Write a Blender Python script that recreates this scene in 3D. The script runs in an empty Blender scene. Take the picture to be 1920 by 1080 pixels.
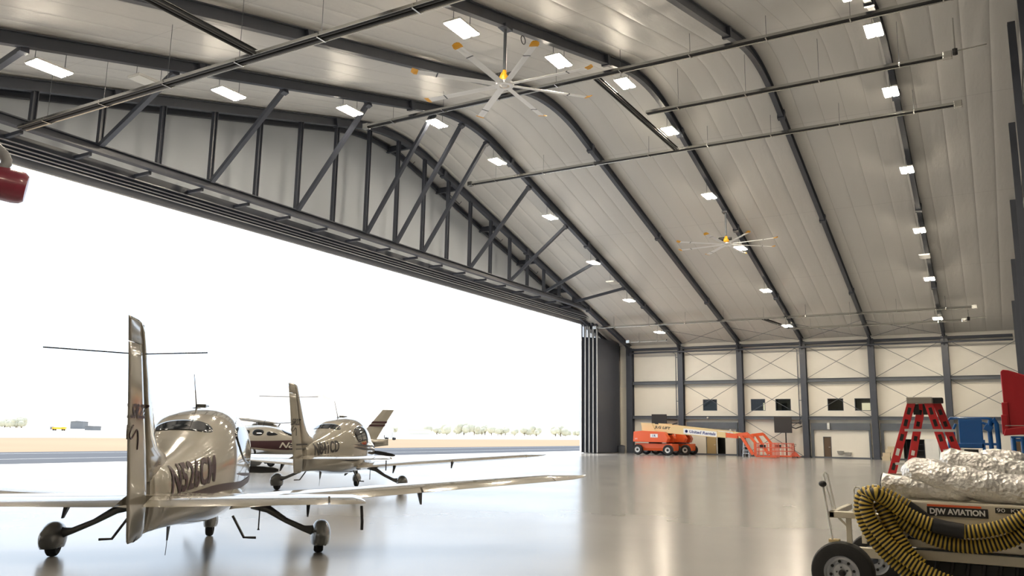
import bpy, bmesh, math, random
from mathutils import Vector, Matrix
from math import sin, cos, pi, radians
random.seed(7)
C = bpy.context.scene.collection
SC = bpy.context.scene

# ---------------------------------------------------------------- camera
FPX = 1532.82
YAW, PITCH, ROLL = .529269, .176111, .0159476
EYE = Vector((0, 0, 1.7))
def camera():
    cy, sy, cp, sp = cos(YAW), sin(YAW), cos(PITCH), sin(PITCH)
    f = Vector((-sy*cp, cy*cp, sp)); r = Vector((cy, sy, 0)); u = r.cross(f)
    c, s = cos(ROLL), sin(ROLL)
    r2 = c*r + s*u; u2 = -s*r + c*u
    cd = bpy.data.cameras.new('camera'); co = bpy.data.objects.new('camera', cd); C.objects.link(co)
    m = Matrix((r2, u2, -f)).transposed().to_4x4(); m.translation = EYE
    co.matrix_world = m
    cd.sensor_width = 36; cd.lens = FPX/1920*36; cd.clip_start = .05; cd.clip_end = 9000
    SC.camera = co
camera()

# ---------------------------------------------------------------- sky, sun, exposure
W = bpy.data.worlds.new('sky'); SC.world = W; W.use_nodes = True
bg = W.node_tree.nodes['Background']
bg.inputs[0].default_value = (.80, .93, 1.08, 1); bg.inputs[1].default_value = 1.6
sd = bpy.data.lights.new('sun', 'SUN'); sd.energy = 4.0; sd.angle = radians(1.0); sd.color = (1, .95, .86)
so = bpy.data.objects.new('sun', sd); C.objects.link(so)
so.rotation_euler = Vector((.42, -.12, -1)).to_track_quat('-Z', 'Y').to_euler()
pd = bpy.data.lights.new('door_daylight_portal', 'AREA'); pd.shape = 'RECTANGLE'; pd.size = 66; pd.size_y = 12.6
pd.cycles.is_portal = True
po = bpy.data.objects.new('door_daylight_portal', pd); C.objects.link(po)
po.location = (-33.9, 37, 6.2); po.rotation_euler = (radians(90), 0, radians(-90))
SC.view_settings.view_transform = 'Standard'; SC.view_settings.look = 'None'
SC.view_settings.gamma = 1; SC.view_settings.use_curve_mapping = False
SC.view_settings.exposure = 0.28

# ---------------------------------------------------------------- materials
def mat(name, col, rough=.5, metal=0, emit=None, es=0, coat=0, noise=0, nscale=6, bump=0, bscale=30, spec=None):
    m = bpy.data.materials.new(name); m.use_nodes = True
    nt = m.node_tree; b = nt.nodes['Principled BSDF']
    b.inputs['Base Color'].default_value = (*col, 1); b.inputs['Roughness'].default_value = rough
    b.inputs['Metallic'].default_value = metal
    if spec is not None: b.inputs['Specular IOR Level'].default_value = spec
    if coat: b.inputs['Coat Weight'].default_value = coat; b.inputs['Coat Roughness'].default_value = .04
    if emit: b.inputs['Emission Color'].default_value = (*emit, 1); b.inputs['Emission Strength'].default_value = es
    if noise or bump:
        tc = nt.nodes.new('ShaderNodeTexCoord')
    if noise:
        n = nt.nodes.new('ShaderNodeTexNoise'); n.inputs['Scale'].default_value = nscale; n.inputs['Detail'].default_value = 5
        nt.links.new(tc.outputs['Object'], n.inputs['Vector'])
        mx = nt.nodes.new('ShaderNodeMix'); mx.data_type = 'RGBA'
        mx.inputs[6].default_value = (*[c*(1-noise) for c in col], 1); mx.inputs[7].default_value = (*[min(1, c*(1+noise)) for c in col], 1)
        nt.links.new(n.outputs['Fac'], mx.inputs[0]); nt.links.new(mx.outputs[2], b.inputs['Base Color'])
    if bump:
        n2 = nt.nodes.new('ShaderNodeTexNoise'); n2.inputs['Scale'].default_value = bscale; n2.inputs['Detail'].default_value = 4
        nt.links.new(tc.outputs['Object'], n2.inputs['Vector'])
        bp = nt.nodes.new('ShaderNodeBump'); bp.inputs['Strength'].default_value = bump; bp.inputs['Distance'].default_value = .05
        nt.links.new(n2.outputs['Fac'], bp.inputs['Height']); nt.links.new(bp.outputs['Normal'], b.inputs['Normal'])
    return m

def roof_material():
    # insulated liner: panels about 1.14 m wide that run parallel to the ribs, puffed between faint seams
    m = bpy.data.materials.new('roof_liner'); m.use_nodes = True
    nt = m.node_tree; N = nt.nodes; L = nt.links; b = N['Principled BSDF']
    b.inputs['Roughness'].default_value = .42
    tc = N.new('ShaderNodeTexCoord'); sx = N.new('ShaderNodeSeparateXYZ'); L.new(tc.outputs['Object'], sx.inputs[0])
    def math_(op, a, bb=None):
        n = N.new('ShaderNodeMath'); n.operation = op
        for i, v in enumerate((a, bb)):
            if v is None: continue
            if isinstance(v, (int, float)): n.inputs[i].default_value = v
            else: L.new(v, n.inputs[i])
        return n.outputs[0]
    fr = math_('FRACT', math_('DIVIDE', math_('ADD', sx.outputs['X'], 100.0+.55), 1.143))
    d = math_('ABSOLUTE', math_('SUBTRACT', fr, .5))              # .5 at a seam
    puff = math_('POWER', math_('MULTIPLY', d, 2.0), 6.0)
    seam = math_('GREATER_THAN', d, .489)
    fy = math_('FRACT', math_('DIVIDE', math_('ADD', sx.outputs['Y'], 100.0), 9.7))
    seamy = math_('GREATER_THAN', math_('ABSOLUTE', math_('SUBTRACT', fy, .5)), .4975)
    n1 = N.new('ShaderNodeTexNoise'); n1.inputs['Scale'].default_value = .9; n1.inputs['Detail'].default_value = 6
    mp = N.new('ShaderNodeMapping'); mp.inputs['Scale'].default_value = (1.6, .35, .35)
    L.new(tc.outputs['Object'], mp.inputs[0]); L.new(mp.outputs[0], n1.inputs['Vector'])
    n3 = N.new('ShaderNodeTexNoise'); n3.inputs['Scale'].default_value = 5; n3.inputs['Detail'].default_value = 3
    L.new(mp.outputs[0], n3.inputs['Vector'])
    h = math_('ADD', math_('MULTIPLY', puff, -1.0), math_('ADD', math_('MULTIPLY', n1.outputs['Fac'], 1.6), math_('MULTIPLY', n3.outputs['Fac'], .35)))
    bp = N.new('ShaderNodeBump'); bp.inputs['Strength'].default_value = .55; bp.inputs['Distance'].default_value = .05
    L.new(h, bp.inputs['Height']); L.new(bp.outputs['Normal'], b.inputs['Normal'])
    mx = N.new('ShaderNodeMix'); mx.data_type = 'RGBA'
    mx.inputs[6].default_value = (.66, .65, .63, 1); mx.inputs[7].default_value = (.50, .49, .475, 1)
    L.new(math_('MAXIMUM', seam, math_('MULTIPLY', seamy, .6)), mx.inputs[0]); L.new(mx.outputs[2], b.inputs['Base Color'])
    return m

def floor_material():
    m = bpy.data.materials.new('epoxy_floor'); m.use_nodes = True
    nt = m.node_tree; N = nt.nodes; L = nt.links; b = N['Principled BSDF']
    tc = N.new('ShaderNodeTexCoord')
    n = N.new('ShaderNodeTexNoise'); n.inputs['Scale'].default_value = .35; n.inputs['Detail'].default_value = 6
    L.new(tc.outputs['Object'], n.inputs['Vector'])
    mx = N.new('ShaderNodeMix'); mx.data_type = 'RGBA'
    mx.inputs[6].default_value = (.29, .285, .28, 1); mx.inputs[7].default_value = (.35, .345, .335, 1)
    L.new(n.outputs['Fac'], mx.inputs[0]); L.new(mx.outputs[2], b.inputs['Base Color'])
    n2 = N.new('ShaderNodeTexNoise'); n2.inputs['Scale'].default_value = .25; n2.inputs['Detail'].default_value = 8
    L.new(tc.outputs['Object'], n2.inputs['Vector'])
    mr = N.new('ShaderNodeMapRange'); mr.inputs['From Min'].default_value = .3; mr.inputs['From Max'].default_value = .7
    mr.inputs['To Min'].default_value = .18; mr.inputs['To Max'].default_value = .225
    b.inputs['IOR'].default_value = 1.75; L.new(n2.outputs['Fac'], mr.inputs[0]); L.new(mr.outputs[0], b.inputs['Roughness'])
    b.inputs['Specular IOR Level'].default_value = .5
    n3 = N.new('ShaderNodeTexNoise'); n3.inputs['Scale'].default_value = 1.3; n3.inputs['Detail'].default_value = 4
    mp = N.new('ShaderNodeMapping'); mp.inputs['Scale'].default_value = (1, 2.2, 1)
    L.new(tc.outputs['Object'], mp.inputs[0]); L.new(mp.outputs[0], n3.inputs['Vector'])
    bp = N.new('ShaderNodeBump'); bp.inputs['Strength'].default_value = .006; bp.inputs['Distance'].default_value = .03
    L.new(n3.outputs['Fac'], bp.inputs['Height']); L.new(bp.outputs['Normal'], b.inputs['Normal'])
    return m

M = dict(
 roof=roof_material(), floor=floor_material(),
 steel=mat('charcoal_steel', (.058, .066, .088), .42, noise=.12, nscale=2),
 steel2=mat('grey_steel', (.115, .13, .155), .45, noise=.1, nscale=2),
 fabric=mat('gable_liner', (.52, .565, .63), .6, bump=.12, bscale=.7),
 wall=mat('cream_wall', (.80, .765, .69), .6, noise=.03, nscale=1.2),
 foilwall=mat('wall_liner', (.72, .70, .65), .38, noise=.08, nscale=.8, bump=.5, bscale=1.4),
 backwall=mat('dark_wall', (.045, .042, .042), .55),
 white=mat('white_enamel', (.82, .82, .80), .3),
 galv=mat('bright_metal', (.78, .79, .80), .28, 1),
 alu=mat('aluminium', (.72, .73, .74), .35, 1, bump=.1, bscale=12),
 black=mat('black', (.012, .012, .014), .45),
 rubber=mat('black_rubber', (.018, .018, .019), .75, bump=.2, bscale=60),
 lamp=mat('lamp_lens', (1, .95, .85), .4, emit=(1.0, .87, .68), es=158),
 lampoff=mat('lamp_lens_unlit', (.75, .75, .72), .4),
 yellow=mat('yellow_plastic', (.85, .42, .02), .4),
 glassdark=mat('dark_glass', (.012, .014, .016), .06, coat=.3),
 apron=mat('apron_concrete', (.62, .60, .58), .55, noise=.12, nscale=.25),
 asphalt=mat('asphalt', (.016, .019, .031), .65, noise=.3, nscale=.15),
 sand=mat('dry_grass', (.31, .215, .125), .9, noise=.25, nscale=.03),
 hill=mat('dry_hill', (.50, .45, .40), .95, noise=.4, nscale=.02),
 tree=mat('tree_leaves', (.20, .22, .12), .9, noise=.3, nscale=2),
 paint=mat('white_line_paint', (.8, .8, .8), .6),
)

# ---------------------------------------------------------------- helpers
def tag(o, label=None, cat=None, group=None, kind=None):
    if label: o['label'] = label
    if cat: o['category'] = cat
    if group: o['group'] = group
    if kind: o['kind'] = kind
    return o
def empty(name, loc=(0, 0, 0), rz=0, label=None, cat=None, group=None):
    o = bpy.data.objects.new(name, None); C.objects.link(o); o.empty_display_size = .2
    o.location = loc; o.rotation_euler = (0, 0, rz)
    return tag(o, label, cat, group)
def copy_tree(o, parent=None):
    c = o.copy(); C.objects.link(c); c.parent = parent
    for ch in list(o.children): copy_tree(ch, c)
    return c
class MB:
    def __init__(s): s.bm = bmesh.new()
    def faces(s, vs, fs):
        v = [s.bm.verts.new(p) for p in vs]
        for f in fs:
            try: s.bm.faces.new([v[i] for i in f])
            except ValueError: pass
        return v
    def box(s, c, d, rz=0, m=None):
        x, y, z = d[0]/2, d[1]/2, d[2]/2
        R = Matrix.Rotation(rz, 3, 'Z') if m is None else m
        vs = [Vector(c)+R @ Vector((sx*x, sy*y, sz*z)) for sz in (-1, 1) for sy in (-1, 1) for sx in (-1, 1)]
        s.faces(vs, [(0, 2, 3, 1), (4, 5, 7, 6), (0, 1, 5, 4), (2, 6, 7, 3), (0, 4, 6, 2), (1, 3, 7, 5)]); return s
    def bx(s, x0, x1, y0, y1, z0, z1):
        return s.box(((x0+x1)/2, (y0+y1)/2, (z0+z1)/2), (abs(x1-x0), abs(y1-y0), abs(z1-z0)))
    def bar(s, a, b, w, h, up=(0, 0, 1)):
        a, b = Vector(a), Vector(b); d = (b-a); l = d.length; d.normalize(); up = Vector(up)
        if abs(d.dot(up)) > .98: up = Vector((0, 1, 0)) if abs(d.y) < .9 else Vector((1, 0, 0))
        r = d.cross(up).normalized(); u = r.cross(d)
        m = Matrix((r, d, u)).transposed()
        return s.box((a+b)/2, (w, l, h), m=m)
    def ibeam(s, a, b, w, h, t=.03, up=(0, 0, 1)):
        a, b = Vector(a), Vector(b); d = (b-a).normalized(); up = Vector(up)
        if abs(d.dot(up)) > .98: up = Vector((0, 1, 0))
        r = d.cross(up).normalized(); u = r.cross(d)
        for k in (-1, 1): s.bar(a+u*k*(h-t)/2, b+u*k*(h-t)/2, w, t, u)
        return s.bar(a, b, t, h-2*t, u)
    def tube(s, pts, r, n=10, cap=True, rs=None, closed=False):
        pts = [Vector(p) for p in pts]; k = len(pts); rings = []
        for i, p in enumerate(pts):
            if closed: t = pts[(i+1) % k]-pts[i-1]
            else: t = pts[min(i+1, k-1)]-pts[max(i-1, 0)]
            t.normalize()
            if i == 0: a = Vector((0, 0, 1)) if abs(t.z) < .9 else Vector((1, 0, 0)); a = (a-t*a.dot(t)).normalized()
            else: a = (a-t*a.dot(t)).normalized()
            b = t.cross(a); rr = rs[i] if rs else r
            rings.append([s.bm.verts.new(p+(a*cos(2*pi*j/n)+b*sin(2*pi*j/n))*rr) for j in range(n)])
        m = k if closed else k-1
        for i in range(m):
            A, B = rings[i], rings[(i+1) % k]
            for j in range(n): s.bm.faces.new((A[j], A[(j+1) % n], B[(j+1) % n], B[j]))
        if cap and not closed: s.bm.faces.new(rings[0][::-1]); s.bm.faces.new(rings[-1])
        return s
    def loft(s, rings, caps=True, close=True):
        R = [[s.bm.verts.new(p) for p in r] for r in rings]; n = len(R[0])
        for A, B in zip(R, R[1:]):
            for j in range(n if close else n-1): s.bm.faces.new((A[j], A[(j+1) % n], B[(j+1) % n], B[j]))
        if caps: s.bm.faces.new(R[0][::-1]); s.bm.faces.new(R[-1])
        return s
    def prism(s, pts, d):
        d = Vector(d); return s.loft([[Vector(p) for p in pts], [Vector(p)+d for p in pts]])
    def lathe(s, prof, c=(0, 0, 0), n=24, m=None, ring=False):   # prof (r, z) about z, then matrix m; ring closes the profile on itself
        if ring: prof = list(prof)+[prof[0]]
        m = m or Matrix.Identity(3); c = Vector(c)
        return s.loft([[c+m @ Vector((r*cos(2*pi*j/n), r*sin(2*pi*j/n), z)) for j in range(n)] for r, z in prof], caps=not ring)
    def ball(s, c, r, seg=14, ring=9, m=None):
        r = (r, r, r) if isinstance(r, (int, float)) else r; m = m or Matrix.Identity(3); c = Vector(c)
        rr = []
        for i in range(ring+1):
            a = pi*(i+.02)/(ring+.04)
            rr.append([c+m @ Vector((r[0]*sin(a)*cos(2*pi*j/seg), r[1]*sin(a)*sin(2*pi*j/seg), -r[2]*cos(a))) for j in range(seg)])
        return s.loft(rr)
    def build(s, name, m, parent=None, smooth=False, bevel=0, label=None, kind=None, loc=None):
        bmesh.ops.recalc_face_normals(s.bm, faces=s.bm.faces)
        me = bpy.data.meshes.new(name); s.bm.to_mesh(me); s.bm.free()
        ms = m if isinstance(m, (list, tuple)) else [m]
        for q in ms: me.materials.append(M[q] if isinstance(q, str) else q)
        if smooth:
            me.polygons.foreach_set('use_smooth', [True]*len(me.polygons))
            if smooth != 'all': me.set_sharp_from_angle(angle=radians(38))
        o = bpy.data.objects.new(name, me); C.objects.link(o)
        if parent: o.parent = parent
        if loc: o.location = loc
        if bevel:
            b = o.modifiers.new('bevel', 'BEVEL'); b.width = bevel; b.segments = 2; b.limit_method = 'ANGLE'
        return tag(o, label, kind=kind)
def ST(o): o['kind'] = 'structure'; return o
def text_mesh(s, size, extrude=.0, bold=0, shear=0, spacing=1.0):
    cu = bpy.data.curves.new('lettering', 'FONT'); cu.body = s; cu.size = size; cu.extrude = extrude; cu.offset = bold
    cu.shear = shear; cu.space_character = spacing; cu.align_x = 'CENTER'; cu.align_y = 'CENTER'; cu.resolution_u = 3
    o = bpy.data.objects.new('lettering', cu); C.objects.link(o)
    dg = bpy.context.evaluated_depsgraph_get(); me = bpy.data.meshes.new_from_object(o.evaluated_get(dg))
    bpy.data.objects.remove(o); bpy.data.curves.remove(cu)
    return me
def flat_text(name, s, size, loc, normal, right, m, parent=None, bold=0, shear=0, spacing=1, width=None, label=None):
    me = text_mesh(s, size, .002, bold, shear, spacing)
    xs = [v.co.x for v in me.vertices]
    k = width/(max(xs)-min(xs)) if width else 1
    R = Vector(right).normalized(); Nn = Vector(normal).normalized(); U = Nn.cross(R)
    for v in me.vertices: v.co = R*v.co.x*k + U*v.co.y + Nn*v.co.z
    me.materials.append(M[m] if isinstance(m, str) else m)
    o = bpy.data.objects.new(name, me); C.objects.link(o); o.location = loc
    if parent: o.parent = parent
    return tag(o, label)
# ---------------------------------------------------------------- hangar shell
X0, BAY, YW, HE, YR, SL = -31.65, 5.715, 77.24, 10.436, 38.63, .2605
Y0 = 2*YR-YW
KX = lambda k: X0+k*BAY if k else X0+.416
RR = 3.6
def zr(y):                                   # rib centre line
    d = abs(y-YR); H = HE+SL*(YW-YR)
    return H-SL*d if d > RR else H-SL*(d*d/(2*RR)+RR/2)
ROOF_UP = .30
YN = -2.6                                    # near wall
XG = -33.05
XB, XP, XO = 2.45, -32.45, -33.75            # back wall, gable liner, outermost line of the door
ys = [YN]+[Y0+i*(YR-RR-Y0)/8 for i in range(1, 9)]+[YR-RR+i*RR/5 for i in range(1, 11)]+[YR+RR+i*(YW-YR-RR)/8 for i in range(1, 9)]+[YW+.5]
def shell():
    mb = MB(); n = 34
    xs = [XO-.25+(XB+.3-XO+.25)*i/n for i in range(n+1)]
    for up in (0,):
        low = [[mb.bm.verts.new((x, y, zr(y)+ROOF_UP)) for y in ys] for x in xs]
        top = [[mb.bm.verts.new((x, y, zr(y)+ROOF_UP+.18)) for y in ys] for x in xs]
    m = len(ys)
    for i in range(n):
        for j in range(m-1):
            mb.bm.faces.new((low[i][j], low[i][j+1], low[i+1][j+1], low[i+1][j]))
            mb.bm.faces.new((top[i][j], top[i+1][j], top[i+1][j+1], top[i][j+1]))
    for i in range(n):
        mb.bm.faces.new((low[i][0], low[i+1][0], top[i+1][0], top[i][0])); mb.bm.faces.new((low[i][-1], top[i][-1], top[i+1][-1], low[i+1][-1]))
    for j in range(m-1):
        mb.bm.faces.new((low[0][j], top[0][j], top[0][j+1], low[0][j+1])); mb.bm.faces.new((low[n][j], low[n][j+1], top[n][j+1], top[n][j]))
    ST(mb.build('ceiling', 'roof', smooth=True))
    ST(MB().bx(-33.4, XB+.3, YN-.3, YW+6.5, -.3, 0).build('floor', 'floor'))
    # gable liner above the door
    def gable(name, x, t, zb, m, ya, yb):
        yy = [y for y in ys if ya < y < yb]; yy = [ya]+yy+[yb]
        return ST(MB().prism([(x, ya, zb)]+[(x, y, zr(y)+ROOF_UP-.003) for y in yy]+[(x, yb, zb)], (-t, 0, 0)).build(name, m))
    gable('wall_front_gable', XG-.05, .1, 12.75, 'fabric', 9.4, 68.0)
    ST(MB().bx(XG-.15, XG-.05, YN, 9.4, 0, 12.0).build('wall_front_left', 'fabric'))
    gable('wall_back', XB, -.2, 0, 'backwall', YN, YW+.35)
    ST(MB().bx(XO, XB, YN-.2, YN, 0, zr(YN)+ROOF_UP).build('wall_near', 'wall'))
shell()

# far side wall: upper liner and lower painted wall with openings
WINS = [(-23.96, -22.59), (-19.41, -18.09), (-17.18, -15.81), (-12.66, -11.33), (-10.41, -9.10)]
def wall_grid(name, m, y, t, xr, zr_, holes):
    xsv = sorted(set([xr[0], xr[1]]+[v for h in holes for v in h[:2]])); zsv = sorted(set([zr_[0], zr_[1]]+[v for h in holes for v in h[2:]]))
    mb = MB()
    for a, b in zip(xsv, xsv[1:]):
        for c, d in zip(zsv, zsv[1:]):
            cx, cz = (a+b)/2, (c+d)/2
            if any(h[0] < cx < h[1] and h[2] < cz < h[3] for h in holes): continue
            mb.bx(a, b, y, y+t, c, d)
    bmesh.ops.remove_doubles(mb.bm, verts=mb.bm.verts, dist=.001)
    return ST(mb.build(name, m))
ST(MB().bx(XP, XB, YW+.33, YW+.4, 6.45, 10.64).build('wall_far_upper', 'foilwall'))
DOORS = [(-23.73, -22.74, 0, 1.86), (-13.17, -12.50, 0, 1.86), (-2.9+4.05, 1.80, 0, 1.86)]
OPEN = [(-22.66, -21.90, 0, 1.68), (-6.75, -5.12, 0, 1.75)]
wall_grid('wall_far', 'wall', YW+.3, .14, (XP, XB), (0, 6.45), [(a, b, 4.13, 5.21) for a, b in WINS]+DOORS+OPEN)
ST(MB().bx(X0+.8, XB, YW+.26, YW+.3, 0, .13).build('baseboard_far', 'steel2'))
ST(MB().bx(XP, KX(5)+5.7, YW+.24, YW+.3, 6.35, 6.43).build('trim_1', 'wall'))
M['room'] = mat('dim_room', (.10, .10, .095), .8); M['roomglow'] = mat('room_glow', (.75, .68, .5), .8, emit=(1, .87, .6), es=.9)  # the second one glows by itself, standing in for light on the room walls
M['brownwood'] = mat('brown_door', (.115, .075, .045), .5); M['tan'] = mat('tan_door', (.42, .31, .15), .5)
M['greygreen'] = mat('grey_partition', (.22, .22, .20), .7)
for i, (a, b) in enumerate(WINS):
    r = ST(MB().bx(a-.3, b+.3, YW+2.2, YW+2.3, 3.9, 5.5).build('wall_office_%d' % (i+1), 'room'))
    w = ST(empty('window_%d' % (i+1), ((a+b)/2, YW+.38, 4.67)))
    fm = MB()
    for q in (a+.025, b-.025): fm.bx(q-.025-(a+b)/2, q+.025-(a+b)/2, -.06, .06, -.54, .54)
    for q in (-.515, .515): fm.bx(a+.05-(a+b)/2, b-.05-(a+b)/2, -.06, .06, q-.025, q+.025)
    fm.build('frame', 'steel2', w)
    g = MB().bx(a+.05-(a+b)/2, b-.05-(a+b)/2, .0, .012, -.49, .49).build('pane', 'glasswin' if 'glasswin' in M else 'glassdark', w)
def rooms():
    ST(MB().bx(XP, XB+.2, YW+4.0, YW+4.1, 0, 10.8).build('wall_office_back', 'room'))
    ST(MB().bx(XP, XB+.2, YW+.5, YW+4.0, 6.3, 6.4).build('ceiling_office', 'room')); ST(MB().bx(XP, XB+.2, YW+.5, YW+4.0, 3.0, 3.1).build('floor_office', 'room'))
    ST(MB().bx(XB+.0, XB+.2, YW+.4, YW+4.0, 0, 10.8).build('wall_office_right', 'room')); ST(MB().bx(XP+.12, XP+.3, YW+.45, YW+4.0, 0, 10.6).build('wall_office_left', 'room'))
    ST(MB().bx(-22.45, -22.1, YW+2.3, YW+2.38, 1.05, 1.6).build('window_6', 'roomglow'))  # glowing slab added as the bright spot inside the dark opening
    # what shows behind the panes: partitions, two of them glowing in place of lit drywall
    ST(MB().bx(-18.35, -18.13, YW+.6, YW+.7, 4.13, 4.85).build('wall_partition_1', 'roomglow'))
    ST(MB().bx(-17.1, -15.9, YW+1.0, YW+1.1, 4.1, 5.2).build('wall_partition_2', 'greygreen'))
    ST(MB().bx(-16.75, -16.25, YW+.92, YW+.99, 4.1, 4.85).build('wall_partition_3', 'black'))
    ST(MB().bx(-10.3, -9.2, YW+1.0, YW+1.1, 4.1, 5.2).build('wall_partition_4', 'greygreen'))
    ST(MB().bx(-9.9, -9.2, YW+.9, YW+.97, 4.1, 4.82).build('wall_partition_5', 'roomglow'))
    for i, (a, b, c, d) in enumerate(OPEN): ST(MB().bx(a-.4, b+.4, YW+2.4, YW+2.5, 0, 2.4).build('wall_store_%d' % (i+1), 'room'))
gw = bpy.data.materials.new('window_glass'); gw.use_nodes = True
_b = gw.node_tree.nodes['Principled BSDF']; _b.inputs['Transmission Weight'].default_value = 1; _b.inputs['Roughness'].default_value = .02
_b.inputs['Base Color'].default_value = (.55, .6, .58, 1); _b.inputs['IOR'].default_value = 1.3; M['glasswin'] = gw
for o in list(bpy.data.objects):
    if o.name.startswith('pane'): o.data.materials[0] = gw
rooms()
def personnel_door(n, a, b, zt, m):
    d = ST(empty('door_%d' % n, ((a+b)/2, YW+.36, 0)))
    w = (b-a)/2
    MB().bx(-w+.04, w-.04, -.02, .03, .0, zt-.04).build('leaf', m, d)
    fm = MB(); fm.bx(-w, -w+.04, -.09, .06, 0, zt); fm.bx(w-.04, w, -.09, .06, 0, zt); fm.bx(-w+.04, w-.04, -.09, .06, zt-.04, zt); fm.build('frame', 'steel2', d)
    MB().tube([(w-.12, -.02, .95), (w-.12, -.08, .95), (w-.24, -.08, .95)], .014, 8).build('handle', 'galv', d, smooth=True)
personnel_door(1, *DOORS[0][:2], 1.86, 'tan'); personnel_door(2, *DOORS[1][:2], 1.86, 'brownwood'); personnel_door(3, *DOORS[2][:2], 1.86, 'brownwood')

# ---------------------------------------------------------------- portal frames
ORD = ['first', 'second', 'third', 'fourth', 'fifth', 'sixth', 'seventh']
def rib_mesh(x, w=.26, h=.46, t=.035, dz=0):
    mb = MB()
    pts = [(y, zr(y)+dz) for y in ys if y > -1]
    pts = [(Y0-1.2, zr(Y0-1.2)+dz)]+[p for p in pts if p[0] < YW]+[(YW, zr(YW)+dz)]
    nr = []
    for i in range(len(pts)):
        a = pts[max(i-1, 0)]; b = pts[min(i+1, len(pts)-1)]
        l = math.hypot(b[0]-a[0], b[1]-a[1]); nr.append((-(b[1]-a[1])/l, (b[0]-a[0])/l))
    def sweep(x0, x1, n0, n1):
        mb.loft([[(x0, p[0]+n[0]*n0, p[1]+n[1]*n0), (x1, p[0]+n[0]*n0, p[1]+n[1]*n0), (x1, p[0]+n[0]*n1, p[1]+n[1]*n1), (x0, p[0]+n[0]*n1, p[1]+n[1]*n1)] for p, n in zip(pts, nr)])
    sweep(x-w/2, x+w/2, h/2-t, h/2); sweep(x-w/2, x+w/2, -h/2, -h/2+t); sweep(x-t/2, x+t/2, -h/2+t, h/2-t)
    return mb
def column_mesh(x, y, w=.44, d=.6, z1=None, t=.05):
    z1 = z1 or zr(y)-.1
    mb = MB()
    mb.bx(x-w/2, x+w/2, y-d/2, y-d/2+t, .04, z1); mb.bx(x-w/2, x+w/2, y+d/2-t, y+d/2, .04, z1); mb.bx(x-t/2, x+t/2, y-d/2+t, y+d/2-t, .04, z1)
    return mb
for k in range(0, 6):
    x = KX(k)
    f = empty('portal_frame', (x, 0, 0), label='charcoal steel roof rib and column, %s frame in from the big door' % ORD[k] if k else 'charcoal steel end rib and corner column carrying the door truss', cat='frame', group='portal frames')
    rib_mesh(0, w=.30 if k == 0 else .26).build('roof_beam', 'steel', f)
    column_mesh(0, YW-.05, w=.5 if k else .62).build('column', 'steel', f)
    column_mesh(0, Y0-1.0, z1=9.9).build('column', 'steel', f)
    MB().bx(-.33, .33, YW-.42, YW+.26, 0, .04).build('base_plate', 'steel', f)
    MB().prism([(-.03, YW-.35, zr(YW)-.9), (-.03, YW-.35, zr(YW-.35)-.1), (-.03, YW-1.5, zr(YW-1.5)-.15)], (.06, 0, 0)).build('haunch', 'steel', f)
    for yc in (8, 19.8, 33.2, 43.9, 55.6, 67.3):
        mb = MB(); tb = math.atan(-SL if yc > YR else SL)
        mb.box((0, yc, zr(yc)-.05), (.38, .28, .5), m=Matrix.Rotation(tb, 3, 'X')); mb.build('splice_plate', 'steel', f)
# the outer rib at the gable
o = rib_mesh(0, .16, .3, dz=.02).build('gable_rib', 'steel'); o.location.x = -32.96
tag(o, 'slim charcoal outer rib running just inside the gable above the door', 'rib')
# ---------------------------------------------------------------- door truss
tr = empty('door_truss', (KX(0), 0, 0), label='charcoal steel truss of posts and bottom chord spanning above the open hangar door', cat='truss')
CH = 13.04
MB().ibeam((0, 6.0, CH), (0, 67.0, CH), .34, .36, .05).build('bottom_chord', 'steel', tr)
NODES = [8.0, 10.8, 13.65]+[16.48+2.805*i for i in range(18)]
for y in NODES:
    top = zr(y)-.22
    if top-CH > .4:
        MB().ibeam((0, y, CH+.18), (0, y, top), .2, .22, .03).build('post', 'steel', tr)
for y in NODES[1::1]:
    MB().bar((-.15, y-.25, CH-.26), (-32.42-KX(0), y-.25, CH-.26), .14, .14).build('strut', 'steel', tr)
for i, (yb, yt) in enumerate([(13.65, 13.2), (19.28, 18.76), (24.9, 24.3), (30.5, 29.9), (36.1, 35.4), (38.9, 38.3), (41.7, 41.1), (47.3, 46.6), (52.9, 52.2), (58.5, 57.9), (64.1, 63.1)]):
    a = Vector((KX(0)+.16, yb, CH+.16)); b = Vector((KX(1)-.16, yt, zr(yt)-.28))
    lab = ['slanting charcoal brace from the truss chord to the next rib, %s from the left end' % w for w in ('first', 'second', 'third', 'fourth', 'fifth', 'sixth', 'seventh', 'eighth', 'ninth', 'tenth', 'eleventh')][i]
    br = empty('diagonal_brace', a, label=lab, cat='brace', group='braces between truss and first rib')
    MB().bar((0, 0, 0), b-a, .2, .2).build('tube', 'steel', br)
    MB().bar((b-a)*.985, (b-a)*1.0+Vector((.14, 0, .02)), .3, .26).build('bracket', 'steel', br)
for i, y in enumerate((40.0, 45.6, 51.4, 57.2, 62.9)):
    p = empty('outrigger_beam', (0, y, 0), label='short charcoal beam joining door rib to gable rib, %s below the ridge' % ORD[i], cat='beam', group='short beams over the door')
    MB().ibeam((XG, 0, zr(y)-.12), (KX(0)-.1, 0, zr(y)-.12), .2, .38, .03).build('beam', 'steel', p)
    MB().tube([(KX(0)-.9, .1, zr(y)-.3), (KX(0)-.6, 1.2, zr(y)-.9), (KX(0)-.5, 1.3, zr(y)-.7)], .025, 6).build('bracket', 'steel', p)
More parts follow.
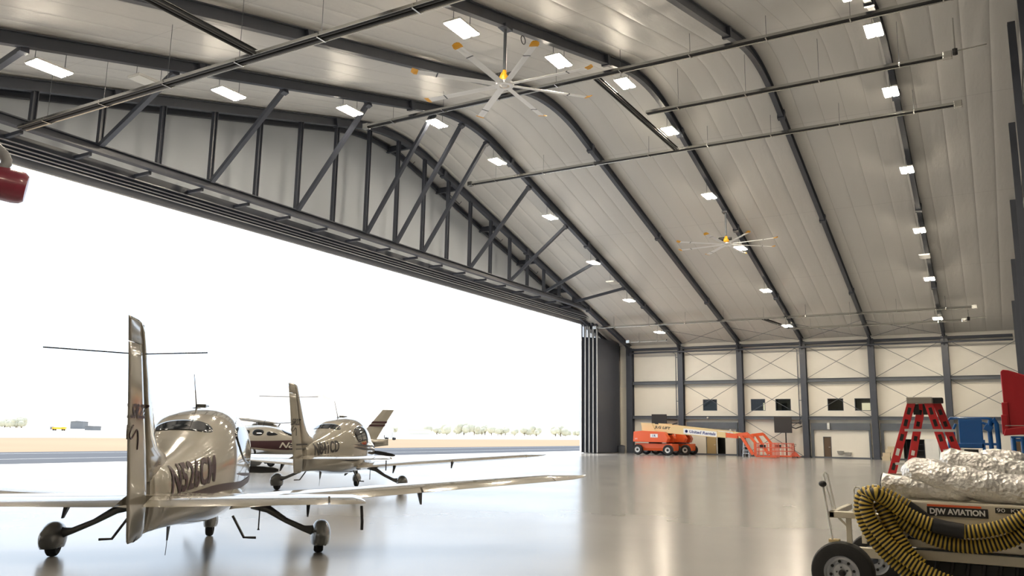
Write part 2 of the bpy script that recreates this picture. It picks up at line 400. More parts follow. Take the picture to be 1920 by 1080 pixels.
# ---------------------------------------------------------------- door header, tracks, parked leaves
JY = 70.35
M['fascia'] = mat('fascia_grey', (.24, .25, .28), .4)
hd = empty('door_header', (0, 0, 0), label='dark stepped header with five bright tracks above the open hangar door', cat='door header')
for i, (x, z) in enumerate(((-32.42, 12.82), (-32.66, 12.72), (-32.90, 12.64), (-33.14, 12.57))):
    MB().bx(x-.22, x, 5, JY+3, z-.16, z+.16).build('track', 'steel', hd)
    MB().bx(x-.03, x+.035, 5, JY+3, z-.20, z-.165).build('track_lip', 'galv' if i != 3 else 'white', hd)
MB().bx(-33.50, -33.42, 5, JY+3, 12.14, 12.75).build('fascia', 'fascia', hd)
MB().bx(-33.56, -33.505, 5, JY+3, 12.10, 12.34).build('fascia_trim', 'white', hd)
for q in range(3): ST(MB().bx(-33.75+.0*q, -33.57, 5, 74, 12.16, 12.9).build('wall_front_header', 'fabric')) if q == 0 else None
LZ = 12.05
for i in range(5):
    x = -33.42+.27*i; y = JY+.30*i
    lf = empty('door_leaf', (x, y, 0), label='tall charcoal sliding door leaf parked at the jamb, %s from the outside' % ORD[i], cat='door leaf', group='parked sliding door leaves')
    zt = LZ+.1*i if i < 3 else LZ+.3
    MB().bx(-.10, .06, 0, 5.4, .06, min(zt, 10.9)).build('panel', 'steel', lf)
    MB().bx(-.12, .07, -.06, 0, .02, zt-.05).build('edge_post', 'steel' if i else 'alu', lf)
    MB().bx(.005, .075, -.075, -.061, .05, min(zt, 11.9)).build('edge_strip', 'white', lf)
    MB().bx(.071, .08, -.05, -.01, .05, min(zt, 11.9)).build('edge_strip', 'galv', lf)
    MB().bx(-.06, .02, .02, .3, min(zt, 10.9), zt+.02).build('hanger', 'steel', lf)
ST(MB().bx(-32.72, -32.50, YW+.1, YW+.3, 0, 9.2).build('trim_2', 'white'))
ST(MB().bx(-34.1, -33.95, 72.3, 84, 0, 10.8).build('wall_front_right', 'wall'))  # unseen outer gable wall, put in to block light behind the leaves
ST(MB().bx(-33.95, XP, 83.0, 83.2, 0, 10.8).build('wall_pocket', 'backwall'))
ST(MB().bx(XP, XP+.1, YW+.44, 83.0, 0, 10.6).build('wall_pocket_side', 'backwall'))
# roof over the door pocket
ST(MB().bx(-34.1, XP+.2, YW+.36, 83.2, 10.6, 10.8).build('ceiling_pocket', 'backwall'))
# ---------------------------------------------------------------- far wall steel
for k in range(0, 6):
    xa, xb = KX(k)+.24, (KX(k+1)-.24 if k < 5 else XB-.02)
    nm = ORD[k]
    for z, hh, w in ((6.83, .32, 'upper'), (3.48, .30, 'lower')):
        g = MB().ibeam((xa, YW-.02, z), (xb, YW-.02, z), .22, hh, .03).build('wall_girt', 'steel2')
        tag(g, 'grey horizontal girt on the far wall, %s row, %s bay from the door' % (w, nm), 'girt', 'far wall girts')
    for z0, z1, w in ((6.95, 9.95, 'upper'), (3.62, 6.66, 'middle'))+(((.1, 3.3, 'bottom'),) if k == 2 else ()):
        if k == 0: continue
        rr = empty('cross_bracing', ((xa+xb)/2, YW-.22, z0), label='thin crossed bracing rods, %s panel of the %s bay from the door' % (w, nm), cat='bracing', group='crossed wall rods')
        h = z1-z0; ww = (xb-xa)/2
        MB().tube([(-ww, 0, 0), (ww, 0, h)], .022, 6).build('rod', 'steel2', rr)
        MB().tube([(-ww, .05, h), (ww, .05, 0)], .022, 6).build('rod', 'steel2', rr)
    if k in (1, 3, 4, 5):
        hb = MB(); hb.bx(xa+.35, xb-.35, YW+.08, YW+.26, 2.45, 3.05); hb.bx(xa+.12, xa+.35, YW+.08, YW+.26, 0, 3.05); hb.bx(xb-.35, xb-.2, YW+.08, YW+.26, 0, 3.05)
        tag(hb.build('opening_frame', 'steel2'), 'grey steel frame around the ground floor wall of the %s bay' % nm, 'frame', 'ground floor bay frames')
for z, y, r, lab in ((10.15, YW-.25, .13, 'thick dark eave strut running the length of the far wall'), (9.78, YW-.55, .075, 'black pipe running just under the eave strut of the far wall')):
    tag(MB().tube([(KX(0)+.1, y, z), (XB-.6, y, z)], r, 10).build('eave_pipe' if r < .1 else 'eave_strut', 'steel', smooth=True), lab, 'pipe' if r < .1 else 'strut')
for k in range(1, 5):
    xa, xb = KX(k), KX(k+1)
    rr = empty('roof_bracing', ((xa+xb)/2, 0, 0), label='thin crossed rods under the roof edge, %s bay from the door' % ORD[k], cat='bracing', group='roof edge rods')
    for s in (1, -1): MB().tube([((xa-xb)/2*s, 76.6, zr(76.6)-.2), ((xb-xa)/2*s, 72.6, zr(72.6)-.2)], .02, 6).build('rod', 'steel2', rr)
# back wall posts and girts
for i, y in enumerate((9, 16, 24, 32, 40, 48, 56, 64, 71)):
    p = empty('end_wall_post', (1.98, y, 0), label='tall charcoal post against the dark end wall, %s from the far corner' % ('first second third fourth fifth sixth seventh eighth ninth'.split()[8-i]), cat='post', group='end wall posts')
    MB().ibeam((0, 0, 0), (0, 0, zr(y)), .3, .26, .03).build('column', 'steel', p)
for i, z in enumerate((3, 6, 9, 12, 15, 18)):
    mb = MB(); L_ = (YW-8) if z < 10 else 2*(YR-Y0)*(20.5-z)/10.06*.96; c = YR+4 if z < 10 else YR
    mb.bar((XB-.06, c-L_/2+(.0), z), (XB-.06, c+L_/2, z), .06, .05)
    tag(mb.build('end_wall_rail', 'galv'), 'thin pale rail across the dark end wall, %s above the floor' % ORD[i], 'rail', 'end wall rails')

# ---------------------------------------------------------------- lamps
def lamp(x, y, on=True):
    z = zr(y)-.8
    t = empty('hanging_light', (x, y, z))
    MB().bx(-.34, .34, -.62, .62, .02, .09).build('housing', 'white', t)
    if on:
        for s in (-1, 1): MB().bx(s*.185-.125, s*.185+.125, -.6, .6, -.012, .02).build('diffuser', 'lamp' if on else 'lampoff', t)
    else: MB().bx(-.3, .3, -.6, .6, -.012, .02).build('diffuser', 'lampoff', t)
    m = MB()
    for s in (-1, 1): m.tube([(0, s*.5, .09), (0, s*.5, .9)], .012, 5)
    m.build('suspension_wire', 'steel2', t)
    return t
NW = 'first second third fourth fifth sixth seventh eighth ninth tenth'.split()
L0 = lamp(0, 0); L1 = lamp(0, 0, False)
rows = {1: (range(-1, 9), 'row beside the door truss'), 3: (range(-1, 9), 'middle row'), 5: (range(-1, 9), 'row nearest the end wall')}
first = True
for k, (rg, nm) in rows.items():
    for j in rg:
        y = 14.1+7.24*j+.0
        if j >= 4: y = 42.45+7.3*(j-4)
        t = L0 if first else copy_tree(L0); first = False
        t.location = (KX(k)-.12, y, zr(y)-.8)
        tag(t, 'lit two-panel hanging light, %s along, %s' % (NW[j+1], nm), 'light', 'hanging hangar lights')
for i, (k, y, w) in enumerate(((1, 17.7, 'above the left end of the truss'), (1, 60.8, 'near the far end of the truss brace row'), (5, 60.8, 'in the row nearest the end wall'))):
    t = L1 if i == 0 else copy_tree(L1); t.location = (KX(k)-.12, y, zr(y)-.8)
    tag(t, 'unlit white hanging light '+w, 'light', 'unlit hanging lights')
# ---------------------------------------------------------------- aircraft
M['acpaint'] = mat('aircraft_white', (.37, .34, .285), .14, coat=.8)
M['maroon'] = mat('maroon_paint', (.045, .012, .016), .45)
M['darkgrey'] = mat('dark_grey_paint', (.03, .028, .03), .5)
M['spatgrey'] = mat('gear_grey_paint', (.12, .125, .125), .22, coat=.3)
M['exhaust'] = mat('antenna_dark', (.03, .03, .032), .5)
def interp(tab, y):
    if y <= tab[0][0]: return tab[0][1:]
    for a, b in zip(tab, tab[1:]):
        if y <= b[0]:
            t = (y-a[0])/(b[0]-a[0]); t2 = t
            return tuple(p+(q-p)*t2 for p, q in zip(a[1:], b[1:]))
    return tab[-1][1:]
def smooth_tab(tab, n=60):
    # Catmull-Rom resample of the station table
    out = []; m = len(tab)
    P = lambda i: tab[max(0, min(m-1, i))]
    for i in range(m-1):
        for k in range(6):
            t = k/6; p0, p1, p2, p3 = P(i-1), P(i), P(i+1), P(i+2)
            out.append(tuple([p1[0]+(p2[0]-p1[0])*t]+[.5*((2*p1[j])+(-p0[j]+p2[j])*t+(2*p0[j]-5*p1[j]+4*p2[j]-p3[j])*t*t+(-p0[j]+3*p1[j]-3*p2[j]+p3[j])*t**3) for j in range(1, len(p1))]))
    out.append(tab[-1]); return out
class Body:
    # stations: y, z bottom, z top, half width, height fraction of the widest line
    def __init__(s, tab, n=2.6): s.tab = smooth_tab(tab); s.n = n
    def sec(s, y, a):
        zb, zt, w, q = interp(s.tab, y); zc = zb+(zt-zb)*q
        c, d = cos(a), sin(a); e = 2/s.n
        x = w*math.copysign(abs(c)**e, c); h = (zt-zc) if d > 0 else (zc-zb)
        return Vector((x, y, zc+h*math.copysign(abs(d)**e, d)))
    def side(s, y, z):
        zb, zt, w, q = interp(s.tab, y); zc = zb+(zt-zb)*q; h = (zt-zc) if z > zc else (zc-zb)
        u = min(1, abs(z-zc)/h); return w*(1-u**s.n)**(1/s.n)
    def topz(s, y, x):
        zb, zt, w, q = interp(s.tab, y); zc = zb+(zt-zb)*q
        u = min(1, abs(x)/w); return zc+(zt-zc)*(1-u**s.n)**(1/s.n)
    def mesh(s, m=40):
        mb = MB(); ys_ = [t[0] for t in s.tab]
        mb.loft([[s.sec(y, 2*pi*j/m) for j in range(m)] for y in ys_]); return mb
    def patch_side(s, poly, sgn, off=.006, rings=7):
        # poly in (y, z), filled as rings that shrink to the centre and wrapped onto the side
        cy = sum(p[0] for p in poly)/len(poly); cz = sum(p[1] for p in poly)/len(poly)
        return s._patch(poly, cy, cz, lambda a, b, o: Vector((sgn*(s.side(a, b)+o), a, b)), off, rings)
    def patch_top(s, poly, off=.006, rings=7):
        cx = sum(p[0] for p in poly)/len(poly); cy = sum(p[1] for p in poly)/len(poly)
        return s._patch(poly, cx, cy, lambda x, y, o: Vector((x, y, s.topz(y, x)+o)), off, rings)
    def _patch(s, poly, ca, cb, f, off, rings):
        mb = MB(); n = len(poly)
        R = []
        for r in range(rings):
            k = 1-r/rings
            R.append([mb.bm.verts.new(f(ca+(p[0]-ca)*k, cb+(p[1]-cb)*k, off)) for p in poly])
        c = mb.bm.verts.new(f(ca, cb, off)); base = [mb.bm.verts.new(f(p[0], p[1], -.004)) for p in poly]
        for A, B in zip([base]+R, R):
            for j in range(n): mb.bm.faces.new((A[j], A[(j+1) % n], B[(j+1) % n], B[j]))
        for j in range(n): mb.bm.faces.new((R[-1][j], R[-1][(j+1) % n], c))
        return mb
def rounded(pts, k=3):
    for _ in range(k):
        out = []
        for i in range(len(pts)):
            a, b = pts[i], pts[(i+1) % len(pts)]
            out += [(a[0]*.75+b[0]*.25, a[1]*.75+b[1]*.25), (a[0]*.25+b[0]*.75, a[1]*.25+b[1]*.75)]
        pts = out
    return pts
def wrap_text(name, s, body, y0, y1, zc, h, sgn, m, parent, off=.008, shear=0, bold=.012, slope=0):
    # lettering laid on the side of the body; right side reads nose-ward
    me = text_mesh(s, 1.0, 0, bold, shear)
    bm = bmesh.new(); bm.from_mesh(me)
    xs = [v.co.x for v in bm.verts]; zs = [v.co.y for v in bm.verts]
    xa, xb, za, zb = min(xs), max(xs), min(zs), max(zs)
    for v in bm.verts: v.co.x = (v.co.x-xa)/(xb-xa); v.co.y = (v.co.y-za)/(zb-za)-.5
    for q in range(1, 12):
        g = list(bm.verts)+list(bm.edges)+list(bm.faces); bmesh.ops.bisect_plane(bm, geom=g, plane_co=(0, -.5+q/12, 0), plane_no=(0, 1, 0))
    for q in range(1, 40):
        g = list(bm.verts)+list(bm.edges)+list(bm.faces); bmesh.ops.bisect_plane(bm, geom=g, plane_co=(q/40, 0, 0), plane_no=(1, 0, 0))
    bmesh.ops.triangulate(bm, faces=bm.faces)
    for v in bm.verts:
        y = y0+(y1-y0)*v.co.x; z = zc+h*v.co.y+slope*(y-y0)
        v.co = Vector((sgn*(body.side(y, z)+off), y, z))
    bm.to_mesh(me); bm.free(); me.materials.append(M[m])
    o = bpy.data.objects.new(name, me); C.objects.link(o); o.parent = parent; return o
def dense3(p, n=6):
    out = []
    for i in range(len(p)-1):
        a, b, c, d = p[max(i-1, 0)], p[i], p[i+1], p[min(i+2, len(p)-1)]
        for k in range(n):
            t = k/n; out.append(tuple(.5*((2*b[j])+(c[j]-a[j])*t+(2*a[j]-5*b[j]+4*c[j]-d[j])*t*t+(3*b[j]-a[j]-3*c[j]+d[j])*t**3) for j in range(len(b))))
    out.append(p[-1]); return out
def foil(chord, th, n=11, cam=.02):
    up = []; lo = []
    for i in range(n):
        x = .5*(1-cos(pi*i/(n-1)))
        t = 5*th*(.2969*math.sqrt(x)-.126*x-.3516*x*x+.2843*x**3-.1036*x**4)
        c = 4*cam*x*(1-x); up.append((x*chord, (c+t)*chord)); lo.append((x*chord, (c-t)*chord))
    return up, lo
def wing_mesh(stations, sgn, c0=0.0, c1=1.0, tilt=0):
    # stations: x, y leading edge, chord, z, thickness ratio ; a spanwise loft of the chord portion c0..c1
    mb = MB(); rings = []
    for x, yl, ch, z, th in stations:
        up, lo = foil(1, th, 25)
        u = [p for p in up if c0-1e-6 <= p[0] <= c1+1e-6]; l = [p for p in lo if c0-1e-6 <= p[0] <= c1+1e-6]
        def at(tab, c):
            for a, b in zip(tab, tab[1:]):
                if a[0] <= c <= b[0]: return (c, a[1]+(b[1]-a[1])*(c-a[0])/(b[0]-a[0]))
            return tab[-1]
        N_ = 12; cs = [c0+(c1-c0)*(.5*(1-cos(pi*i/(N_-1))) if c0 == 0 else i/(N_-1)) for i in range(N_)]
        U = [at(up, c) for c in cs]; Lw = [at(lo, c) for c in cs]
        ring = [Vector((sgn*x, yl-p[0]*ch, z+p[1]*ch)) for p in U]+[Vector((sgn*x, yl-p[0]*ch, z+p[1]*ch-.0008)) for p in Lw[::-1]]
        rings.append(ring)
    return mb.loft(rings)
def st_at(st, x):
    for a, b in zip(st, st[1:]):
        if a[0] <= x <= b[0]:
            t = (x-a[0])/(b[0]-a[0]); return tuple([x]+[p+(q-p)*t for p, q in zip(a[1:], b[1:])])
    return st[-1]
def spat(parent, x, y, z, s=1.0, name='wheel_fairing', m='spatgrey', wx=1.35, hz=.85):
    mb = MB(); tab = [(-.40, .015, .02, .05), (-.30, .05, .12, .02), (-.16, .08, .19, 0), (0, .095, .225, 0), (.14, .095, .22, -.01), (.26, .075, .17, -.02), (.34, .045, .1, -.03), (.38, .01, .02, -.03)]
    tab = smooth_tab(tab)
    R = []
    for yy, w, h, dz in tab:
        ring = []
        for j in range(20):
            a = 2*pi*j/20; zz = h*sin(a)*s*hz; zz = max(zz, -.115*s) if abs(yy) < .3 else zz
            ring.append(Vector((x+w*s*wx*math.copysign(abs(cos(a))**.8, cos(a)), y+yy*s, z+dz+zz)))
        R.append(ring)
    return mb.loft(R).build(name, m, parent, smooth='all')
def wheel(parent, x, y, r=.19, w=.13):
    t = MB().lathe([(r*.55, -w/2), (r*.86, -w/2), (r*.97, -w*.36), (r, -w*.15), (r, w*.15), (r*.97, w*.36), (r*.86, w/2), (r*.55, w/2)], (x, y, r), 28, Matrix.Rotation(pi/2, 3, 'Y'), ring=True).build('tyre', 'rubber', parent, smooth=True)
    MB().lathe([(.02, -w/2+.01), (r*.55, -w/2+.012), (r*.55, w/2-.012), (.02, w/2-.01)], (x, y, r), 20, Matrix.Rotation(pi/2, 3, 'Y')).build('hub', 'spatgrey', t, smooth=True)
CIR = [(-3.515, .68, 1.27, .07, .55), (-3.45, .67, 1.28, .10, .55), (-3.2, .665, 1.33, .17, .55), (-2.6, .64, 1.44, .31, .55), (-2.0, .60, 1.585, .45, .54),
       (-1.5, .55, 1.735, .555, .52), (-1.0, .51, 1.88, .64, .50), (-.4, .48, 1.98, .68, .48), (.3, .47, 2.0, .69, .47), (.9, .49, 1.87, .64, .46), (1.3, .52, 1.64, .60, .48),
       (1.7, .56, 1.47, .55, .52), (2.2, .64, 1.40, .47, .52), (2.6, .74, 1.32, .37, .52), (2.78, .84, 1.22, .25, .52), (2.82, .90, 1.16, .18, .5)]
def cirrus(loc, heading, scale, reg, paint, label, style):
    P = empty('light_aircraft', (loc[0], loc[1], 0), radians(heading), label, 'aircraft')
    P.scale = (scale,)*3
    B = Body(CIR)
    fu = B.mesh(44).build('fuselage', 'acpaint', P, smooth='all')
    # glazing
    for sg in (1, -1):
        B.patch_side(rounded([(-1.00, 1.62), (-.60, 1.74), (.35, 1.76), (.45, 1.26), (-.15, 1.20), (-.78, 1.34)]), sg).build('side_window', 'glassdark', P, smooth='all')
        B.patch_side(rounded([(-1.62, 1.50), (-1.08, 1.70), (-1.02, 1.44), (-1.35, 1.42)]), sg).build('quarter_window', 'glassdark', P, smooth='all') if style == 3 else None
    B.patch_top(rounded([(-.30, -1.32), (0, -1.27), (.30, -1.32), (.38, -1.47), (.27, -1.66), (0, -1.70), (-.27, -1.66), (-.38, -1.47)])).build('rear_window', 'glassdark', P, smooth='all')
    B.patch_top(rounded([(-.47, .72), (0, .80), (.47, .72), (.54, 1.10), (.3, 1.50), (0, 1.62), (-.3, 1.50), (-.54, 1.10)])).build('windshield', 'glassdark', P, smooth='all')
    # door outline
    for sg in (1,):
        pts = [(.62, .80), (-.05, .74), (-.20, 1.0), (-.62, 1.4), (-.50, 1.78), (.0, 1.86)]
        MB().tube([Vector((sg*(B.side(a, b)+.001), a, b)) for a, b in pts], .004, 5).build('door_seam', 'darkgrey', P)
    # fin, fillet, rudder
    def vsec(z, yl, yt, th, cut0=0, cut1=1):
        up, lo = foil(yl-yt, th/(yl-yt), 17, 0)
        sel = [p for p in up if cut0*(yl-yt)-1e-6 <= p[0] <= cut1*(yl-yt)+1e-6]
        return [Vector((p[1]+.0015, yl-p[0], z)) for p in sel]+[Vector((-p[1]-.0015, yl-p[0], z)) for p in sel[::-1]]
    fin = [(1.18, -2.10, -4.215, .20), (1.42, -2.72, -4.30, .19), (1.50, -3.10, -4.33, .175), (1.62, -3.36, -4.375, .165), (1.92, -3.62, -4.48, .145), (2.31, -3.93, -4.63, .115), (2.56, -4.12, -4.72, .095), (2.64, -4.24, -4.755, .06)]
    H = lambda z: -3.515-max(0, z-.95)*.53                    # hinge line
    MB().loft([vsec(z, yl, yt, th, 0, (yl-H(z)-.01)/(yl-yt)) if False else [Vector((q.x, max(q.y, H(z)+.008), q.z)) for q in vsec(z, yl, yt, th)] for z, yl, yt, th in fin]).build('vertical_fin', 'acpaint', P, smooth='all')
    rud = [(.645, -3.66, -3.97, .05), (.67, -3.56, -4.02, .10), (.74, -3.53, -4.055, .13), (.95, -3.545, -4.12, .14), (1.2, -3.66, -4.215, .15), (1.5, -3.82, -4.33, .14), (1.92, -4.05, -4.48, .12), (2.31, -4.25, -4.63, .10), (2.44, -4.32, -4.68, .09)]
    def rsec(z, yl, yt, th):
        r = []; nn = 9
        for i in range(nn):
            t = i/(nn-1); hw = th/2*(1-t)**.9*(1 if t > 0 else .75)+.003
            r.append((hw, yl+(yt-yl)*t))
        return [Vector((a, b, z)) for a, b in r]+[Vector((-a, b, z)) for a, b in r[::-1]]
    MB().loft([rsec(*q) for q in rud]).build('rudder', 'acpaint', P, smooth='all')
    MB().loft([rsec(2.45, -4.20, -4.69, .10), rsec(2.57, -4.14, -4.735, .088), rsec(2.63, -4.22, -4.76, .07), rsec(2.66, -4.40, -4.77, .03)]).build('rudder_horn', 'acpaint', P, smooth='all')
    MB().tube([(0, -3.62, .80), (0, -3.72, .74), (0, -3.80, .655)], .04, 10, rs=[.03, .045, .03]).build('tail_skid', 'black', P, smooth=True)
    # navigation antenna rods through the fin
    MB().tube([(-.66, -4.72, 2.36), (-.03, -4.22, 2.37)], .006, 6).build('antenna_rod', 'exhaust', P)
    MB().tube([(.66, -4.72, 2.36), (.03, -4.22, 2.37)], .006, 6).build('antenna_rod', 'exhaust', P)
    # stabiliser with elevators
    sth = [(.0, -2.98, 1.10, .985, .10), (.35, -3.02, 1.07, .985, .10), (2.02, -3.26, .82, 1.005, .09), (2.10, -3.32, .71, 1.005, .07)]
    for sg in (1, -1):
        stb = wing_mesh(sth, sg, 0, .56).build('stabiliser', 'acpaint', P, smooth=True)
        e = [st_at(sth, .12), st_at(sth, .35), st_at(sth, 1.78)]
        ev = wing_mesh(e, sg, .575, 1).build('elevator', 'acpaint', P, smooth=True)
        wing_mesh([st_at(sth, 1.80), st_at(sth, 2.02), (2.10, -3.48, .56, 1.005, .08), (2.14, -3.75, .25, 1.005, .08)], sg, .05, 1.0).build('elevator_horn', 'acpaint', P, smooth=True)
        MB().tube([(sg*2.10, -4.0, .98), (sg*2.11, -4.05, .84), (sg*2.11, -4.05, .76)], .014, 6).build('static_wick', 'exhaust', P)
    # wings
    z0 = .60; D = .079
    wst = [(.30, .98, 1.44, z0+.3*D, .15), (.75, .93, 1.37, z0+.75*D, .15), (5.15, .62, .86, z0+5.15*D, .13), (5.42, .50, .70, z0+5.42*D, .11), (5.60, .30, .42, z0+5.62*D+.01, .09), (5.68, .12, .16, z0+5.7*D+.03, .08)]
    for sg in (1, -1):
        wing_mesh(wst[:3], sg, 0, .745, .045).build('wing', 'acpaint', P, smooth=True)
        wing_mesh([st_at(wst, 5.15)]+wst[3:], sg, 0, 1, .045).build('wing_tip', 'acpaint', P, smooth=True)
        wing_mesh([st_at(wst, .55), st_at(wst, 3.12)], sg, .757, 1, .045).build('flap', 'acpaint', P, smooth=True)
        wing_mesh([st_at(wst, 3.15), st_at(wst, 5.13)], sg, .757, 1, .045).build('aileron', 'acpaint', P, smooth=True)
        for xx, h in ((1.55, .20), (3.12, .17)):
            s0 = st_at(wst, xx); yt = s0[1]-s0[2]
            MB().loft([[Vector((sg*xx+a, yt+.26+b, s0[3]-.015)) for a, b in ((-.03, -.06), (.03, -.06), (.03, .12), (-.03, .12))], [Vector((sg*xx+a, yt+.08+b, s0[3]-h)) for a, b in ((-.012, -.03), (.012, -.03), (.012, .03), (-.012, .03))]]).build('flap_bracket', 'exhaust', P)
        MB().tube([(sg*.62, -.95, .60), (sg*.78, -1.02, .34), (sg*.93, -1.02, .335)], .017, 8).build('entry_step', 'exhaust', P, smooth=True)
        # gear leg blended to the fairing
        MB().tube([(sg*.80, .10, .68), (sg*1.0, .07, .59), (sg*1.25, .03, .44), (sg*1.5, 0, .33), (sg*1.66, 0, .30)], .05, 12, rs=[.10, .055, .038, .042, .08]).build('gear_leg', 'spatgrey', P, smooth='all')
        spat(P, sg*1.74, 0, .24, 1.1); wheel(P, sg*1.72, .02)
    MB().tube([(0, 1.75, .62), (0, 1.95, .48), (0, 2.03, .33)], .05, 10, rs=[.08, .045, .05]).build('nose_leg', 'spatgrey', P, smooth='all')
    spat(P, 0, 2.04, .245, .85); wheel(P, 0, 2.05, .165, .11)
    # belly and roof antennas
    MB().prism([(-.006, -1.75, .60), (-.006, -1.95, .60), (-.006, -1.90, .42), (-.006, -1.86, .42)], (.012, 0, 0)).build('blade_antenna', 'exhaust', P)
    MB().tube([(0, -1.88, .43), (0, -1.92, .26)], .004, 5).build('wire_antenna', 'exhaust', P)
    MB().tube([(.9, -.2, .62), (.9, -.22, .36), (.9, -.22, .34)], .012, 6, rs=[.009, .009, .02]).build('drain_mast', 'exhaust', P)
    MB().tube([(0, -.41, 1.95), (0, -.50, 2.03), (0, -.87, 2.40)], .006, 6, rs=[.02, .008, .004]).build('whip_antenna', 'exhaust', P)
    MB().lathe([(.06, 0), (.06, .01), (.02, .02)], (0, -.42, 1.965), 12).build('antenna_base', 'exhaust', P)
    MB().box((0, .10, 2.02), (.14, .34, .035)).build('roof_antenna', 'spatgrey', P, bevel=.01)
    # cowling inlets, exhaust, spinner, propeller
    MB().lathe([(.005, .36), (.05, .33), (.11, .22), (.155, .08), (.165, 0), (.165, -.03)], (0, 2.84, 1.03), 24, Matrix.Rotation(-pi/2, 3, 'X')).build('spinner', 'acpaint', P, smooth='all')
    for sg in (1, -1): MB().ball((sg*.22, 2.74, 1.06), (.10, .06, .06)).build('air_inlet', 'black', P, smooth='all')
    for q in range(3):
        a = radians(style_prop[style]+120*q); R = Matrix.Rotation(a, 3, 'Y'); rings = []
        for r, c, tw in ((.10, .07, 60), (.22, .12, 45), (.45, .15, 32), (.70, .13, 24), (.90, .09, 19), (.97, .04, 18)):
            t = radians(tw); ring = []
            for j in range(10):
                b = 2*pi*j/10; u = c/2*cos(b); v = c*.09*sin(b)
                ring.append(R @ Vector((u*cos(t)-v*sin(t), u*sin(t)+v*cos(t), r))+Vector((0, 2.93, 1.03)))
            rings.append(ring)
        MB().loft(rings).build('propeller_blade', 'black', P, smooth='all')
    # markings
    col = 'maroon' if style == 1 else 'darkgrey'
    wrap_text('registration_lettering', reg, B, *( (-3.08, -1.87) if style == 1 else (-3.12, -1.93) ), 1.165 if style == 1 else 1.175, .315 if style == 1 else .29, 1, col, P, bold=.03, slope=.065, shear=.12)
    wrap_text('registration_lettering', reg, B, -1.80, -3.05, 1.16, .3, -1, col, P, bold=.02, shear=.12)
    def ribbon(pts, hw, sgn, name='stripe'):
        mb = MB(); prev = None
        ys_ = [pts[0][0]+(pts[-1][0]-pts[0][0])*i/40 for i in range(41)]; rows_ = []
        for i, y in enumerate(ys_):
            z, = interp([(a, b) for a, b in pts], y); k = hw*min(1, .15+5*min(i, 40-i)/40)
            row = [mb.bm.verts.new((sgn*(B.side(y, z+dz)+.007), y, z+dz)) for dz in (-k, -k*.3, k*.3, k)]
            rows_.append(row)
        for A, Bq in zip(rows_, rows_[1:]):
            for j in range(3): mb.bm.faces.new((A[j], A[j+1], Bq[j+1], Bq[j]))
        return mb.build(name, col, P, smooth='all')
    for sg in (1, -1):
        if style == 1:
            ribbon([(-2.9, .98), (-1.6, 1.00), (-.6, .97), (.4, 1.0), (1.6, 1.12), (2.5, 1.2)], .045, sg)
            ribbon([(-1.0, 1.13), (-.5, 1.10), (.3, 1.06), (1.4, 1.16)], .02, sg)
        else:
            ribbon([(-1.05, 1.28), (.2, 1.22), (1.4, 1.2), (2.6, 1.12)], .022, sg)
            ribbon([(-1.05, 1.20), (.2, 1.13), (1.4, 1.10), (2.6, 1.04)], .03, sg)
            ribbon([(-3.3, .98), (-2.3, .97), (-1.3, .88), (-.4, .84)], .022, sg)
            for zz, hh in ((1.30, .035), (1.20, .02)):
                MB().bx(.078 if sg > 0 else -.085, .085 if sg > 0 else -.078, -4.2, -3.2, zz-hh/2, zz+hh/2).build('stripe', col, P)
    def finx(y, z):                                    # half thickness of fin and rudder at a point
        zs = [q[0] for q in rud]; k = max(0, min(len(rud)-2, sum(1 for q in zs if q <= z)-1)); a, b = rud[k], rud[k+1]
        t = (z-a[0])/(b[0]-a[0]); yl, yt, th = (a[i]+(b[i]-a[i])*t for i in (1, 2, 3))
        if y > yl: return .085
        u = (y-yl)/(yt-yl); return th/2*(max(0, 1-u))**.9*(1 if u > .1 else .8+2*u)+.003
    for sg in (1, -1):
        me = text_mesh('SR22', .18 if style == 1 else .20, 0, .003, .25)
        bm = bmesh.new(); bm.from_mesh(me)
        for q in range(-14, 15): bmesh.ops.bisect_plane(bm, geom=list(bm.verts)+list(bm.edges)+list(bm.faces), plane_co=(q*.02, 0, 0), plane_no=(1, 0, 0))
        for v in bm.verts:
            y = -4.22+sg*v.co.x; z = (1.84 if style == 1 else 1.80)+v.co.y; v.co = Vector((sg*(finx(y, z)+.006), y, z))
        bm.to_mesh(me); bm.free()
        me.materials.append(M[col]); o = bpy.data.objects.new('fin_lettering', me); C.objects.link(o); o.parent = P
        sw = dense3([(-4.30, 1.72), (-4.36, 1.64), (-4.30, 1.60), (-4.20, 1.68), (-4.14, 1.60), (-4.12, 1.50)])
        MB().tube([Vector((sg*(finx(y, z)+.004), y, z)) for y, z in sw], .007, 5).build('fin_swirl', col, P)
    return P
style_prop = {1: 92, 2: 98, 3: 40}
cirrus((-9.66, 7.877), 43.0, 1.0, 'N526CM', None, 'nearest white low-wing light aircraft lettered N526CM, standing with its tail to us', 1)
cirrus((-16.35, 18.3), 27.2, 1.045, 'N841CD', None, 'white low-wing light aircraft lettered N841CD, standing just beyond the nearest one', 2)

